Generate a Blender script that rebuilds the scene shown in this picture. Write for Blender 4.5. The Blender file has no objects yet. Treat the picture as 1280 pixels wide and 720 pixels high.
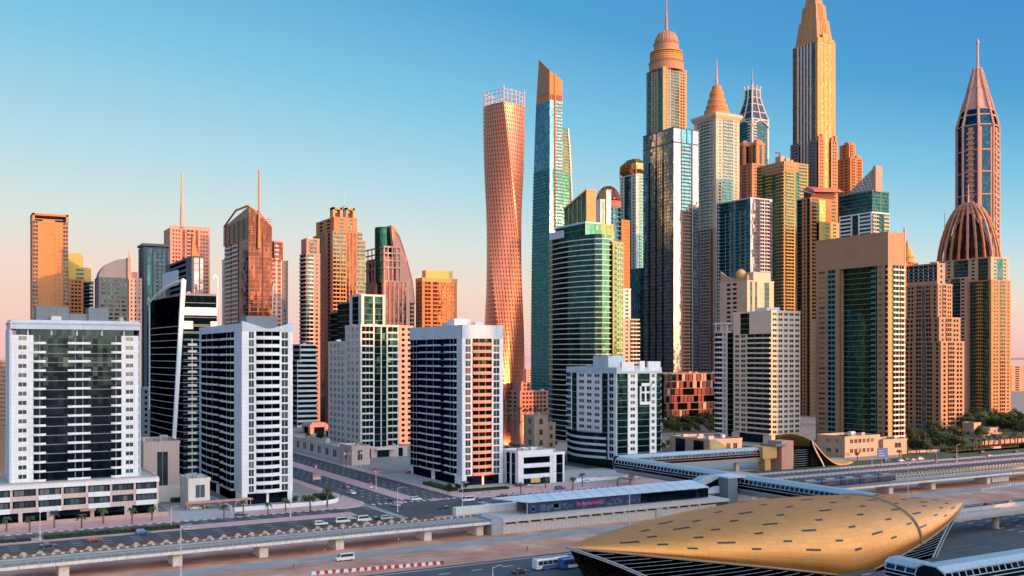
import bpy, math, random, re
from mathutils import Vector, Matrix
random.seed(7)
SC = bpy.context.scene
COL = SC.collection
R = math.radians
# ------------------------------------------------------------------ camera
# World axes follow the street grid (x along the highway, y away from it); the camera is turned 30 degrees to it.
F, H, HOR, CX = 1250.0, 60.0, 445.0, 640.0
C30, S30 = math.cos(R(30)), math.sin(R(30))
cd = bpy.data.cameras.new("camera")
cam = bpy.data.objects.new("camera", cd); COL.objects.link(cam)
cd.sensor_width = 36; cd.lens = 36 * F / 1280; cd.shift_y = (HOR - 360) / 1280
cd.clip_start = 1; cd.clip_end = 60000
cam.location = (0, 0, H); cam.rotation_euler = (R(90), 0, R(-30))
SC.camera = cam
# ------------------------------------------------------------------ world and sun
SUN = Vector((0.515, -0.857, math.tan(R(6.0)))).normalized()
EL = math.asin(SUN.z); ROT = math.atan2(SUN.x, SUN.y)
wd = bpy.data.worlds.new("World"); SC.world = wd; wd.use_nodes = True
nt = wd.node_tree; nt.nodes.clear()
def N(t, **k):
    n = nt.nodes.new(t)
    for a, b in k.items(): setattr(n, a, b)
    return n
def Lk(a, b): nt.links.new(a, b)
def lin(c):
    return tuple((v / 255 / 12.92 if v / 255 <= 0.04045 else ((v / 255 + 0.055) / 1.055) ** 2.4) for v in c)
out = N("ShaderNodeOutputWorld")
tc = N("ShaderNodeTexCoord")
def dot(vec):
    d = N("ShaderNodeVectorMath", operation="DOT_PRODUCT"); d.inputs[1].default_value = vec
    Lk(tc.outputs["Generated"], d.inputs[0]); return d.outputs["Value"]
def mth(op, a, b=None, c=None, clamp=False):
    m = N("ShaderNodeMath", operation=op); m.use_clamp = clamp
    for i, v in enumerate((a, b, c)):
        if v is None: continue
        if isinstance(v, (int, float)): m.inputs[i].default_value = v
        else: Lk(v, m.inputs[i])
    return m.outputs[0]
dz = dot((0, 0, 1)); dx = dot((C30, -S30, 0))
k = mth("ADD", mth("MULTIPLY", dx, 0.75), mth("MULTIPLY", mth("MULTIPLY", dx, dx), 0.6)); k = mth("ADD", k, 1.0)
e = mth("MULTIPLY", dz, mth("MAXIMUM", k, 0.45), clamp=True)
rp = N("ShaderNodeValToRGB"); Lk(e, rp.inputs[0])
stops = [(0.0, (244, 190, 188)), (0.03, (247, 206, 196)), (0.065, (243, 221, 205)), (0.105, (218, 229, 224)), (0.155, (180, 220, 232)),
         (0.235, (128, 198, 228)), (0.33, (84, 163, 214)), (0.5, (62, 136, 202)), (1.0, (96, 150, 205))]
cr = rp.color_ramp
while len(cr.elements) < len(stops): cr.elements.new(0.5)
for el, (p, c) in zip(cr.elements, stops): el.position = p; el.color = (*lin(c), 1)
bg1 = N("ShaderNodeBackground"); Lk(rp.outputs[0], bg1.inputs[0]); bg1.inputs[1].default_value = 0.33
sky = N("ShaderNodeTexSky", sky_type="NISHITA"); sky.sun_disc = False
sky.sun_elevation = EL; sky.sun_rotation = ROT; sky.dust_density = 2.0; sky.ozone_density = 2.0
rp2 = N("ShaderNodeValToRGB"); Lk(dz, rp2.inputs[0])
stops = [(0.0, (1.0, .58, .38)), (0.12, (.96, .74, .62)), (0.3, (.84, .82, .84)), (0.55, (.66, .75, .86)), (1.0, (.30, .44, .62))]
cr = rp2.color_ramp
while len(cr.elements) < len(stops): cr.elements.new(0.5)
for el, (p, c) in zip(cr.elements, stops): el.position = p; el.color = (*c, 1)
bg3 = N("ShaderNodeBackground"); Lk(rp2.outputs[0], bg3.inputs[0]); bg3.inputs[1].default_value = 0.80
bg4 = N("ShaderNodeBackground"); Lk(sky.outputs[0], bg4.inputs[0]); bg4.inputs[1].default_value = 0.09
bg2 = N("ShaderNodeAddShader"); Lk(bg3.outputs[0], bg2.inputs[0]); Lk(bg4.outputs[0], bg2.inputs[1])
w = dot((SUN.x, SUN.y, 0.0))
w = mth("MULTIPLY", mth("ADD", w, -0.05), 2.0, clamp=True)
mx = N("ShaderNodeMixShader"); Lk(w, mx.inputs[0]); Lk(bg1.outputs[0], mx.inputs[1]); Lk(bg2.outputs[0], mx.inputs[2])
Lk(mx.outputs[0], out.inputs[0])
sd = bpy.data.lights.new("sun", "SUN"); so = bpy.data.objects.new("sun", sd); COL.objects.link(so)
sd.energy = 2.0; sd.angle = R(0.5); sd.color = (1.0, 0.33, 0.095)
so.rotation_euler = SUN.to_track_quat("Z", "Y").to_euler(); so.location = (0, 0, 600)
vs = SC.view_settings; vs.view_transform = "Standard"; vs.look = "None"; vs.exposure = 1.6; vs.gamma = 1.0; vs.use_curve_mapping = False
SC.cycles.max_bounces = 6; SC.cycles.diffuse_bounces = 3; SC.cycles.glossy_bounces = 4
SC.cycles.caustics_reflective = False; SC.cycles.caustics_refractive = False; SC.cycles.sample_clamp_indirect = 6

# ------------------------------------------------------------------ photograph <-> world
def c2w(X, Y): return (X * C30 + Y * S30, -X * S30 + Y * C30)
def w2c(s, t): return (s * C30 - t * S30, s * S30 + t * C30)
def gp(px, py, z=0.0):
    Y = (H - z) * F / (py - HOR); return c2w((px - CX) / F * Y, Y)
def dp(px, Y): return c2w((px - CX) / F * Y, Y)
def zat(py, Y): return H - (py - HOR) / F * Y
def s_at(px, t):                      # x on the line y = t that is seen at column px
    k = (px - CX) / F; return t * (S30 + k * C30) / (C30 - k * S30)

# ------------------------------------------------------------------ materials
MATS = {}
def _new(name):
    m = bpy.data.materials.new(name); m.use_nodes = True
    nt = m.node_tree; b = nt.nodes["Principled BSDF"]; MATS[name] = m; return m, nt, b
def wallm(name, col, rough=0.8, var=0.16, metal=0.0, scale=0.12):
    m, nt, b = _new(name)
    co = nt.nodes.new("ShaderNodeTexCoord"); n1 = nt.nodes.new("ShaderNodeTexNoise"); n1.inputs["Scale"].default_value = scale; n1.inputs["Detail"].default_value = 5
    mp = nt.nodes.new("ShaderNodeMapping"); mp.inputs["Scale"].default_value = (6, 6, 0.5)
    n2 = nt.nodes.new("ShaderNodeTexNoise"); n2.inputs["Scale"].default_value = 0.3; n2.inputs["Detail"].default_value = 4
    nt.links.new(co.outputs["Object"], n1.inputs["Vector"]); nt.links.new(co.outputs["Object"], mp.inputs["Vector"]); nt.links.new(mp.outputs[0], n2.inputs["Vector"])
    ad = nt.nodes.new("ShaderNodeMath"); ad.operation = "ADD"; nt.links.new(n1.outputs["Fac"], ad.inputs[0]); nt.links.new(n2.outputs["Fac"], ad.inputs[1])
    mr = nt.nodes.new("ShaderNodeMapRange"); mr.inputs["From Min"].default_value = 0.6; mr.inputs["From Max"].default_value = 1.4
    mr.inputs["To Min"].default_value = 1 - var; mr.inputs["To Max"].default_value = 1 + var * 0.6
    nt.links.new(ad.outputs[0], mr.inputs["Value"])
    sp = nt.nodes.new("ShaderNodeSeparateXYZ"); nt.links.new(co.outputs["Object"], sp.inputs[0])     # cladding joints
    def mm(op, a, bb=0.0):
        q = nt.nodes.new("ShaderNodeMath"); q.operation = op
        for i, v in enumerate((a, bb)):
            if isinstance(v, (int, float)): q.inputs[i].default_value = v
            else: nt.links.new(v, q.inputs[i])
        return q.outputs[0]
    g1 = mm("LESS_THAN", mm("FRACT", mm("DIVIDE", sp.outputs[2], 1.7)), .075)
    g2 = mm("LESS_THAN", mm("FRACT", mm("DIVIDE", mm("SUBTRACT", sp.outputs[0], sp.outputs[1]), 1.5)), .07)
    jf = mm("SUBTRACT", 1.0, mm("MULTIPLY", mm("MAXIMUM", g1, g2), .17)); sc_ = mm("MULTIPLY", mr.outputs[0], jf)
    mu = nt.nodes.new("ShaderNodeVectorMath"); mu.operation = "SCALE"; mu.inputs[0].default_value = col[:3]; nt.links.new(sc_, mu.inputs["Scale"])
    nt.links.new(mu.outputs[0], b.inputs["Base Color"]); b.inputs["Roughness"].default_value = rough; b.inputs["Metallic"].default_value = metal
    return m
def glassm(name, col, metal=0.75, rough=0.07, edge=.5, fh=3.5, bay=1.7, var=0.32, tilt=0.012):
    m, nt, b = _new(name)
    co = nt.nodes.new("ShaderNodeTexCoord"); sp = nt.nodes.new("ShaderNodeSeparateXYZ"); nt.links.new(co.outputs["Object"], sp.inputs[0])
    def mm(op, a, bb):
        q = nt.nodes.new("ShaderNodeMath"); q.operation = op
        for i, v in enumerate((a, bb)):
            if v is None: continue
            if isinstance(v, (int, float)): q.inputs[i].default_value = v
            else: nt.links.new(v, q.inputs[i])
        return q.outputs[0]
    u = mm("FLOOR", mm("DIVIDE", mm("SUBTRACT", sp.outputs[0], sp.outputs[1]), bay), None)
    v = mm("FLOOR", mm("DIVIDE", sp.outputs[2], fh), None)
    cb = nt.nodes.new("ShaderNodeCombineXYZ"); nt.links.new(u, cb.inputs[0]); nt.links.new(v, cb.inputs[1])
    wn = nt.nodes.new("ShaderNodeTexWhiteNoise"); wn.noise_dimensions = "3D"; nt.links.new(cb.outputs[0], wn.inputs["Vector"])
    mr = nt.nodes.new("ShaderNodeMapRange"); mr.inputs["To Min"].default_value = 1 - var; mr.inputs["To Max"].default_value = 1 + var * 1.3
    nt.links.new(mm("POWER", wn.outputs["Value"], 3.0), mr.inputs["Value"])
    mu = nt.nodes.new("ShaderNodeVectorMath"); mu.operation = "SCALE"; mu.inputs[0].default_value = col[:3]; nt.links.new(mr.outputs[0], mu.inputs["Scale"])
    nt.links.new(mu.outputs[0], b.inputs["Base Color"])
    g = nt.nodes.new("ShaderNodeNewGeometry"); s1 = nt.nodes.new("ShaderNodeVectorMath"); s1.operation = "SUBTRACT"; s1.inputs[1].default_value = (0.5, 0.5, 0.5)
    nt.links.new(wn.outputs["Color"], s1.inputs[0]); s2 = nt.nodes.new("ShaderNodeVectorMath"); s2.operation = "SCALE"; s2.inputs["Scale"].default_value = tilt * 2
    nt.links.new(s1.outputs[0], s2.inputs[0]); s3 = nt.nodes.new("ShaderNodeVectorMath"); s3.operation = "ADD"
    nt.links.new(g.outputs["Normal"], s3.inputs[0]); nt.links.new(s2.outputs[0], s3.inputs[1])
    s4 = nt.nodes.new("ShaderNodeVectorMath"); s4.operation = "NORMALIZE"; nt.links.new(s3.outputs[0], s4.inputs[0]); nt.links.new(s4.outputs[0], b.inputs["Normal"])
    b.inputs["Metallic"].default_value = metal; b.inputs["Roughness"].default_value = rough; b.inputs["Specular IOR Level"].default_value = .3; b.inputs["Specular Tint"].default_value = (edge, edge * 1.1, edge * 1.2, 1)
    return m
def plain(name, col, rough=0.6, metal=0.0):
    m, nt, b = _new(name)
    co = nt.nodes.new("ShaderNodeTexCoord"); n1 = nt.nodes.new("ShaderNodeTexNoise"); n1.inputs["Scale"].default_value = 1.3; n1.inputs["Detail"].default_value = 4
    nt.links.new(co.outputs["Object"], n1.inputs["Vector"])
    mr = nt.nodes.new("ShaderNodeMapRange"); mr.inputs["From Min"].default_value = 0.3; mr.inputs["From Max"].default_value = 0.7; mr.inputs["To Min"].default_value = 0.82; mr.inputs["To Max"].default_value = 1.12
    nt.links.new(n1.outputs["Fac"], mr.inputs["Value"])
    mu = nt.nodes.new("ShaderNodeVectorMath"); mu.operation = "SCALE"; mu.inputs[0].default_value = col[:3]; nt.links.new(mr.outputs[0], mu.inputs["Scale"])
    nt.links.new(mu.outputs[0], b.inputs["Base Color"]); b.inputs["Roughness"].default_value = rough; b.inputs["Metallic"].default_value = metal
    return m
for n, c in dict(white=(.76, .78, .82), offwhite=(.66, .63, .60), cool=(.50, .58, .66), cream=(.58, .45, .34), beige=(.48, .34, .245), tan=(.40, .225, .13), dtan=(.34, .22, .15),
                 ochre=(.52, .30, .11), orange=(.50, .20, .075), red=(.42, .12, .08), brown=(.13, .055, .045), ivory=(.76, .62, .50), pink=(.56, .34, .28), rose=(.56, .27, .21), grey=(.32, .34, .36),
                 dgrey=(.13, .15, .17), slate=(.17, .21, .25), navy=(.06, .09, .13), teal=(.10, .26, .28), gold=(.56,.33,.10), yellow=(.62, .42, .12), maroon=(.22, .05, .05),
                 blush=(.60, .47, .435), lilac=(.58, .54, .60), green=(.08, .22, .14), concrete=(.42, .39, .36), sand=(.46, .33, .25)).items():
    wallm(n, c)
glassm("gl_dark", (.024, .048, .078), 1.0, .09, .18)
glassm("gl_black", (.018, .026, .034), 1.0, .12, .06)
glassm("gl_green", (.03, .115, .095), .7)
glassm("gl_dgreen", (.014, .062, .068), .9, .08, .3)
glassm("gl_teal", (.025, .135, .17), .85)
glassm("gl_blue", (.06, .23, .36), .9)
glassm("gl_navy", (.022, .065, .10), 1.0, .08, .25)
glassm("gl_smoke", (.05, .125, .13), 1.0, .1, .14)
glassm("gl_sky", (.085, .20, .30), .9)
glassm("gl_bronze", (.11, .040, .032), .65)
glassm("gl_gold", (.42, .26, .09), .75)
glassm("gl_lilac", (.30, .28, .37), .85)
glassm("gl_far", (.06, .10, .12), .65)
glassm("gl_red", (.11, .03, .035), .55)
for n, c in dict(pane_a=(.05, .08, .10), pane_b=(.12, .17, .20), pane_c=(.24, .25, .24)).items():
    m, ntt, b = _new(n); b.inputs["Base Color"].default_value = (*c, 1); b.inputs["Metallic"].default_value = .5; b.inputs["Roughness"].default_value = .1
PANES = ["pane_a", "pane_a", "pane_a", "pane_b", "pane_b", "pane_c"]
wallm("pink_panel", (.56, .215, .145), .34, .12, .7)
plain("metal", (.45, .46, .48), .4, .6); plain("steel_pink", (.62, .42, .38), .5, .2); plain("black", (.02, .02, .022), .5); plain("tyre", (.02, .02, .02), .8)

# ------------------------------------------------------------------ mesh buffers and objects
class MB:
    def __init__(s): s.v = []; s.f = []
    def box(s, x0, y0, z0, x1, y1, z1):
        n = len(s.v)
        s.v += [(x0, y0, z0), (x1, y0, z0), (x1, y1, z0), (x0, y1, z0), (x0, y0, z1), (x1, y0, z1), (x1, y1, z1), (x0, y1, z1)]
        s.f += [(n, n+3, n+2, n+1), (n+4, n+5, n+6, n+7), (n, n+1, n+5, n+4), (n+1, n+2, n+6, n+5), (n+2, n+3, n+7, n+6), (n+3, n, n+4, n+7)]
    def hexa(s, p):                    # 8 corners: bottom ring (ccw from above) then top ring
        n = len(s.v); s.v += [tuple(q) for q in p]
        s.f += [(n, n+3, n+2, n+1), (n+4, n+5, n+6, n+7), (n, n+1, n+5, n+4), (n+1, n+2, n+6, n+5), (n+2, n+3, n+7, n+6), (n+3, n, n+4, n+7)]
    def loft(s, rings, cap=True):      # rings of equal count, ccw from above, bottom to top
        n = len(s.v); k = len(rings[0])
        for r in rings: s.v += [tuple(q) for q in r]
        for i in range(len(rings) - 1):
            for j in range(k):
                a = n + i * k + j; b = n + i * k + (j + 1) % k; s.f.append((a, b, b + k, a + k))
        if cap:
            s.f.append(tuple(n + j for j in range(k))[::-1]); s.f.append(tuple(n + (len(rings) - 1) * k + j for j in range(k)))
    def prism(s, poly, z0, z1): s.loft([[(x, y, z0) for x, y in poly], [(x, y, z1) for x, y in poly]])
    def lathe(s, prof, cx, cy, n=24, ph=0.0):   # profile (r, z) bottom to top
        s.loft([[(cx + max(r, .01) * math.cos(ph + 2 * math.pi * j / n), cy + max(r, .01) * math.sin(ph + 2 * math.pi * j / n), z) for j in range(n)] for r, z in prof])
    def tube(s, a, b, r0, r1=None, n=8):
        a, b = Vector(a), Vector(b); d = (b - a).normalized(); r1 = r0 if r1 is None else r1
        u = d.orthogonal().normalized(); w = d.cross(u)
        s.loft([[tuple(p + (u * math.cos(2*math.pi*j/n) + w * math.sin(2*math.pi*j/n)) * r) for j in range(n)] for p, r in ((a, r0), (b, r1))])
    def path(s, pts, r, n=6):
        for a, b in zip(pts, pts[1:]): s.tube(a, b, r, r, n)
    def xprism(s, prof, x0, x1):       # profile in (y, z), extruded along x
        n = len(s.v); k = len(prof)
        s.v += [(x0, y, z) for y, z in prof] + [(x1, y, z) for y, z in prof]
        for j in range(k): s.f.append((n + j, n + (j+1) % k, n + k + (j+1) % k, n + k + j))
        s.f.append(tuple(n + j for j in range(k))[::-1]); s.f.append(tuple(n + k + j for j in range(k)))
    def yprism(s, prof, y0, y1):       # profile in (x, z), extruded along y
        n = len(s.v); k = len(prof)
        s.v += [(x, y0, z) for x, z in prof] + [(x, y1, z) for x, z in prof]
        for j in range(k): s.f.append((n + j, n + (j+1) % k, n + k + (j+1) % k, n + k + j))
        s.f.append(tuple(n + j for j in range(k))[::-1]); s.f.append(tuple(n + k + j for j in range(k)))
    def quad(s, a, b, c, d):
        n = len(s.v); s.v += [tuple(a), tuple(b), tuple(c), tuple(d)]; s.f.append((n, n+1, n+2, n+3))
    def add(s, o, off=(0, 0, 0)):
        n = len(s.v); s.v += [(x + off[0], y + off[1], z + off[2]) for x, y, z in o.v]; s.f += [tuple(i + n for i in f) for f in o.f]
    def mesh(s, name, mat, smooth=False):
        me = bpy.data.meshes.new(name); me.from_pydata(s.v, [], s.f)
        for m in (mat if isinstance(mat, (list, tuple)) else [mat]): me.materials.append(MATS[m] if isinstance(m, str) else m)
        if smooth:
            for p in me.polygons: p.use_smooth = True
        me.update(); return me
    def build(s, name, mat, parent=None, smooth=False, loc=None):
        o = bpy.data.objects.new(name, s.mesh(name, mat, smooth)); COL.objects.link(o)
        if parent is not None: o.parent = parent
        if loc is not None: o.location = loc
        return o
def tag(o, label=None, cat=None, group=None, kind=None):
    for k_, v in (("label", label), ("category", cat), ("group", group), ("kind", kind)):
        if v: o[k_] = v
    return o
def empty(name, loc, label=None, cat=None, group=None, rz=0.0):
    o = bpy.data.objects.new(name, None); COL.objects.link(o); o.location = loc; o.rotation_euler = (0, 0, rz)
    o.empty_display_size = 2; return tag(o, label, cat, group)
KIDS = {}
def copy_tree(o, loc=None, rz=None, label=None, group=None, scale=None):
    def rec(a, par):
        c = a.copy(); COL.objects.link(c); c.parent = par
        for ch in a.children: rec(ch, c)
        return c
    c = rec(o, None)
    if loc is not None: c.location = loc
    if rz is not None: c.rotation_euler = (0, 0, rz)
    if scale is not None: c.scale = (scale,) * 3 if isinstance(scale, (int, float)) else scale
    if label: c["label"] = label
    if group: c["group"] = group
    return c

# ------------------------------------------------------------------ towers
def bal_mb(face, wd_, dp_, ph, curved):
    m = MB(); n = 8 if curved else 1
    def P(u, d, z):
        return (u, -d, z) if face == "R" else (-d, u, z) if face == "L" else (d, u, z) if face == "E" else (u, d, z)
    us = [-wd_ / 2 + wd_ * i / n for i in range(n + 1)]
    f = lambda u: dp_ * (0.45 + 0.55 * (1 - (2 * u / wd_) ** 2)) if curved else dp_
    pr = [(u, f(u)) for u in us]
    def solid(p0, p1, p2, p3, z0, z1):
        m.hexa([P(*q, z0) for q in (p0, p1, p2, p3)] + [P(*q, z1) for q in (p0, p1, p2, p3)])
    for (u0, d0), (u1, d1) in zip(pr, pr[1:]):
        solid((u0, d0), (u1, d1), (u1, -0.25), (u0, -0.25), -0.12, 0.1)
        solid((u0, d0), (u1, d1), (u1, d1 - .14), (u0, d0 - .14), 0.1, ph)
    for u, sg in ((us[0], 1), (us[-1], -1)):
        d = f(u); a, b = (u, u + .14) if sg > 0 else (u - .14, u)
        solid((a, d - .14), (b, d - .14), (b, 0), (a, 0), 0.1, ph)
    return m
def pane_mb(face, wd_, h_):
    m = MB(); a = wd_ / 2
    if face in "RK":
        sg = -1 if face == "R" else 1; y = sorted((sg * .03, sg * .1)); m.box(-a, y[0], 0, a, y[1], h_)
    else:
        sg = -1 if face == "L" else 1; x = sorted((sg * .03, sg * .1)); m.box(x[0], -a, 0, x[1], a, h_)
    return m
def fit_foot(xl, xc, xr, D):
    k = (xc - CX) / F; X = k * D; kr = (xr - CX) / F; kl = (xl - CX) / F
    return c2w(X, D), (kr * D - X) / (C30 - kr * S30), (X - kl * D) / (S30 + kl * C30)
MESHES = {}
CAP = 100
class Tow:
    def __init__(s, name, label, xl, xc, xr, D, cat="tower", glass="gl_far", wall="tan", detail=1, group=None):
        (s.s, s.t), s.W, s.L = fit_foot(xl, xc, xr, D); s.D = D; s.glass = glass; s.wall = wall; s.detail = detail
        s.root = empty(name, (s.s, s.t, 0), label, cat, group); s.buf = {}; s.items = []
    def z(s, py): return zat(py, s.D)
    def x(s, px, y=0.0):
        k = (px - CX) / F; X, Y = w2c(s.s, s.t + y); return (k * Y - X) / (C30 - k * S30)
    def y(s, px, x=0.0):
        k = (px - CX) / F; X, Y = w2c(s.s + x, s.t); return (X - k * Y) / (S30 + k * C30)
    def zz(s, py, x, y): return zat(py, w2c(s.s + x, s.t + y)[1])
    def b(s, part, mat):
        return s.buf.setdefault((part, mat), MB())
    def emit(s, mb, face, off, u0, u1, d0, d1, z0, z1):
        if u1 < u0: u0, u1 = u1, u0
        if face == "R": mb.box(u0, off - d1, z0, u1, off - d0, z1)
        elif face == "K": mb.box(u0, off + d0, z0, u1, off + d1, z1)
        elif face == "L": mb.box(off - d1, u0, z0, off - d0, u1, z1)
        else: mb.box(off + d0, u0, z0, off + d1, u1, z1)
    def fac(s, face, off, a0, a1, z0, z1, cols, fh=3.5, wall=None, wall2=None, glass=None, gl2=None, balm=None, bd=1.3, ph=1.05, sill=0.36, jamb=0.16, fin=None, head=.86):
        wall = wall or s.wall; wall2 = wall2 or wall; balm = balm or wall; fin = fin or wall
        toks = [(m_[0], float(m_[1:])) for m_ in cols.split()]
        if face == "L": toks = toks[::-1]
        tot = sum(q for _, q in toks); n = max(1, round((z1 - z0) / fh)); fh = (z1 - z0) / n
        pos = []; u = a0
        for c, q in toks:
            pos.append((c, u, u + (a1 - a0) * q / tot)); u += (a1 - a0) * q / tot
        wmb = s.b("wall", wall); w2 = s.b("wall", wall2) if wall2 != wall else wmb
        E = s.emit
        run = None
        runs = []
        for c, u0, u1 in pos:
            if c in "ws":
                if run and abs(run[1] - u0) < 1e-6: run[1] = u1; run[2] |= c == "w"
                else: run = [u0, u1, c == "w"]; runs.append(run)
            else: run = None
        for u0, u1, hasw in runs:
            if not hasw: continue
            for i in range(n):
                E(w2, face, off, u0, u1, 0, .27, z0 + i * fh, z0 + (i + sill) * fh)
                if i == n - 1: E(w2, face, off, u0, u1, 0, .265, z1 - (1 - head) * fh, z1)
                else: E(w2, face, off, u0, u1, 0, .265, z0 + (i + head) * fh, z0 + (i + 1) * fh - .002)
        for c, u0, u1 in pos:
            wd_ = u1 - u0; um = (u0 + u1) / 2
            if c == "s": E(wmb, face, off, u0, u1, 0, .30, z0, z1)
            elif c == "v": E(s.b("fin", fin), face, off, u0, u1, 0, .75, z0, z1)
            elif c == "w":
                E(wmb, face, off, u0, u0 + wd_ * jamb, 0, .302, z0, z1); E(wmb, face, off, u1 - wd_ * jamb, u1, 0, .302, z0, z1)
                if s.detail >= 2:
                    for i in range(n):
                        s.items.append(("window", random.choice(PANES), "pane", (face, round(wd_ * (1 - 2 * jamb), 3), round(fh * (head - sill), 3)), s.at(face, off, um, z0 + (i + sill) * fh)))
                        E(s.b("window_frame", wall2), face, off, um - .06, um + .06, .1, .2, z0 + (i + sill) * fh, z0 + (i + head) * fh)
            elif c in "gh":
                gm = (glass or s.glass) if c == "g" else (gl2 or glass or s.glass)
                E(s.b("glazing", gm), face, off, u0 + .02, u1 - .02, 0, .06, z0, z1)
                mb = s.b("mullions", "slate")
                for i in range(n): E(mb, face, off, u0 + .02, u1 - .02, .06, .14, z0 + i * fh - .16, z0 + i * fh + .16)
            elif c == "r":
                for i in range(n): E(w2, face, off, u0, u1, 0, .24, z0 + i * fh, z0 + (i + .42) * fh)
            elif c in "bcd":
                if c == "d":           # shallow gallery with a thin slab
                    d, p_, cv = bd, ph * .45, False
                else: d, p_, cv = bd, ph, c == "c"
                for i in range(n):
                    s.items.append(("balcony", balm, "bal", (face, round(wd_ - .06, 3), d, round(p_, 3), cv), s.at(face, off, um, z0 + i * fh + .12)))
                if wd_ > 3.0:
                    mb = s.b("wall", wall) if s.detail < 2 else s.b("door_posts", "slate")
                    for q in ([.5] if wd_ < 7 else [.34, .67]): E(mb, face, off, u0 + wd_ * q - .2, u0 + wd_ * q + .2, 0, .2, z0, z1)
    def at(s, face, off, u, z): return (u, off, z) if face in "RK" else (off, u, z)
    def block(s, x0, y0, x1, y1, z0, z1, Rc=None, Lc=None, core=None, post=True, roof=True, par=1.2, Ec="r1", units=0, lite=False, **kw):
        core = core or kw.get("glass") or s.glass
        s.b("glazing", core).box(x0, y0, z0, x1, y1, z1 - .02)
        wall = kw.get("wall") or s.wall
        if Rc: s.fac("R", y0, x0, x1, z0, z1, Rc, **kw)
        if Lc: s.fac("L", x0, y0, y1, z0, z1, Lc, **kw)
        if Ec:
            k2 = dict(kw); k2["fh"] = kw.get("fh", 3.5)
            s.fac("E", x1, y0, y1, z0, z1, Ec, **k2); s.fac("K", y1, x0, x1, z0, z1, "r1", **k2)
        if post: s.b("wall", wall).box(x0 - .306, y0 - .306, z0, x0 + .0, y0 + .0, z1)
        if roof: s.roof(x0, y0, x1, y1, z1, wall, par, units)
    def roof(s, x0, y0, x1, y1, z, mat=None, par=1.2, units=0):
        mat = mat or s.wall; e = .34
        s.b("roof", "concrete").box(x0 - .3, y0 - .3, z - .015, x1 + .3, y1 + .3, z + .12)
        m = s.b("parapet", mat); t = .35
        m.box(x0 - e, y0 - e, z, x1 + e, y0 - e + t, z + par); m.box(x0 - e, y1 + e - t, z, x1 + e, y1 + e, z + par)
        m.box(x0 - e, y0 - e + t, z, x0 - e + t, y1 + e - t, z + par); m.box(x1 + e - t, y0 - e + t, z, x1 + e, y1 + e - t, z + par)
        rn = random.Random(int(x0 * 7 + z * 13)); units = units or (2 if (x1 - x0) * (y1 - y0) > 150 else 0)
        for _ in range(units):
            a, c = rn.uniform(1.5, 4), rn.uniform(1.5, 3); px = rn.uniform(x0 + 1, max(x0 + 1.1, x1 - a - 1)); py = rn.uniform(y0 + 1, max(y0 + 1.1, y1 - c - 1)); h_ = rn.uniform(1.0, 2.4)
            mb = MB(); mb.box(px, py, z + .12, px + a, py + c, z + .12 + h_); mb.box(px + .2, py + .2, z + .12 + h_, px + a - .2, py + c - .2, z + .3 + h_)
            mb.build("roof_unit", rn.choice(["grey", "offwhite", "concrete"]), s.root)
    def band(s, poly_fn, z0, z1, fh, core, slab, out=.9, slab_h=.9, part="balcony", n=None):
        """poly_fn(z) gives the footprint at z, ccw; a core with a slab ring on every floor"""
        nf = max(1, round((z1 - z0) / fh)); fh = (z1 - z0) / nf
        s.b("glazing", core).loft([[(x, y, z) for x, y in poly_fn(z)] for z in [z0 + i * (z1 - z0) / max(1, nf // 4) for i in range(max(1, nf // 4) + 1)]])
        for i in range(nf):
            p = poly_fn(z0 + i * fh); cx = sum(q[0] for q in p) / len(p); cy = sum(q[1] for q in p) / len(p)
            r = max(math.hypot(x - cx, y - cy) for x, y in p); k = 1 + out / r
            mb = MB(); mb.prism([(cx + (x - cx) * k, cy + (y - cy) * k) for x, y in p], 0, slab_h)
            s.items.append((part, slab, mb, None, (0, 0, z0 + i * fh)))
    def spire(s, x, y, z0, z1, r0, r1=.15, mat="metal", name="spire"):
        m = MB(); m.tube((x, y, z0), (x, y, z0 + (z1 - z0) * .45), r0, r0 * .6, 8); m.tube((x, y, z0 + (z1 - z0) * .45), (x, y, z1), r0 * .5, r1, 8); m.build(name, mat, s.root)
    def done(s):
        for (part, mat), mb in s.buf.items():
            if mb.v: mb.build(part, mat, s.root)
        byp = {}
        for it in s.items: byp.setdefault(it[0], []).append(it)
        for part, its in byp.items():
            its.sort(key=lambda q: (w2c(s.s + q[4][0], s.t + q[4][1])[1] * (1 if s.detail >= 2 else 0), -q[4][2]))
            for part_, mat, kind, args, loc in its[:CAP]:
                if args is None: me = kind.mesh(part_, mat)
                else:
                    key = (kind, args, mat)
                    if key not in MESHES: MESHES[key] = (bal_mb(*args) if kind == "bal" else pane_mb(*args)).mesh(part_, mat)
                    me = MESHES[key]
                o = bpy.data.objects.new(part_, me); COL.objects.link(o); o.parent = s.root; o.location = loc
            rest = {}
            for part_, mat, kind, args, loc in its[CAP:]:
                rest.setdefault(mat, MB()).add(kind if args is None else (bal_mb(*args) if kind == "bal" else pane_mb(*args)), loc)
            if rest:                   # what is past the hundred largest: one part
                allm = MB(); mats = list(rest); idx = []
                for i, m_ in enumerate(mats):
                    idx += [i] * len(rest[m_].f); allm.add(rest[m_])
                o = allm.build(part, mats, s.root); o["kind"] = "stuff"
                o.data.polygons.foreach_set("material_index", idx)
        return s
# ================================================================== FRONT ROW
def poly_box(x0, y0, x1, y1): return [(x0, y0), (x1, y0), (x1, y1), (x0, y1)]
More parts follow.
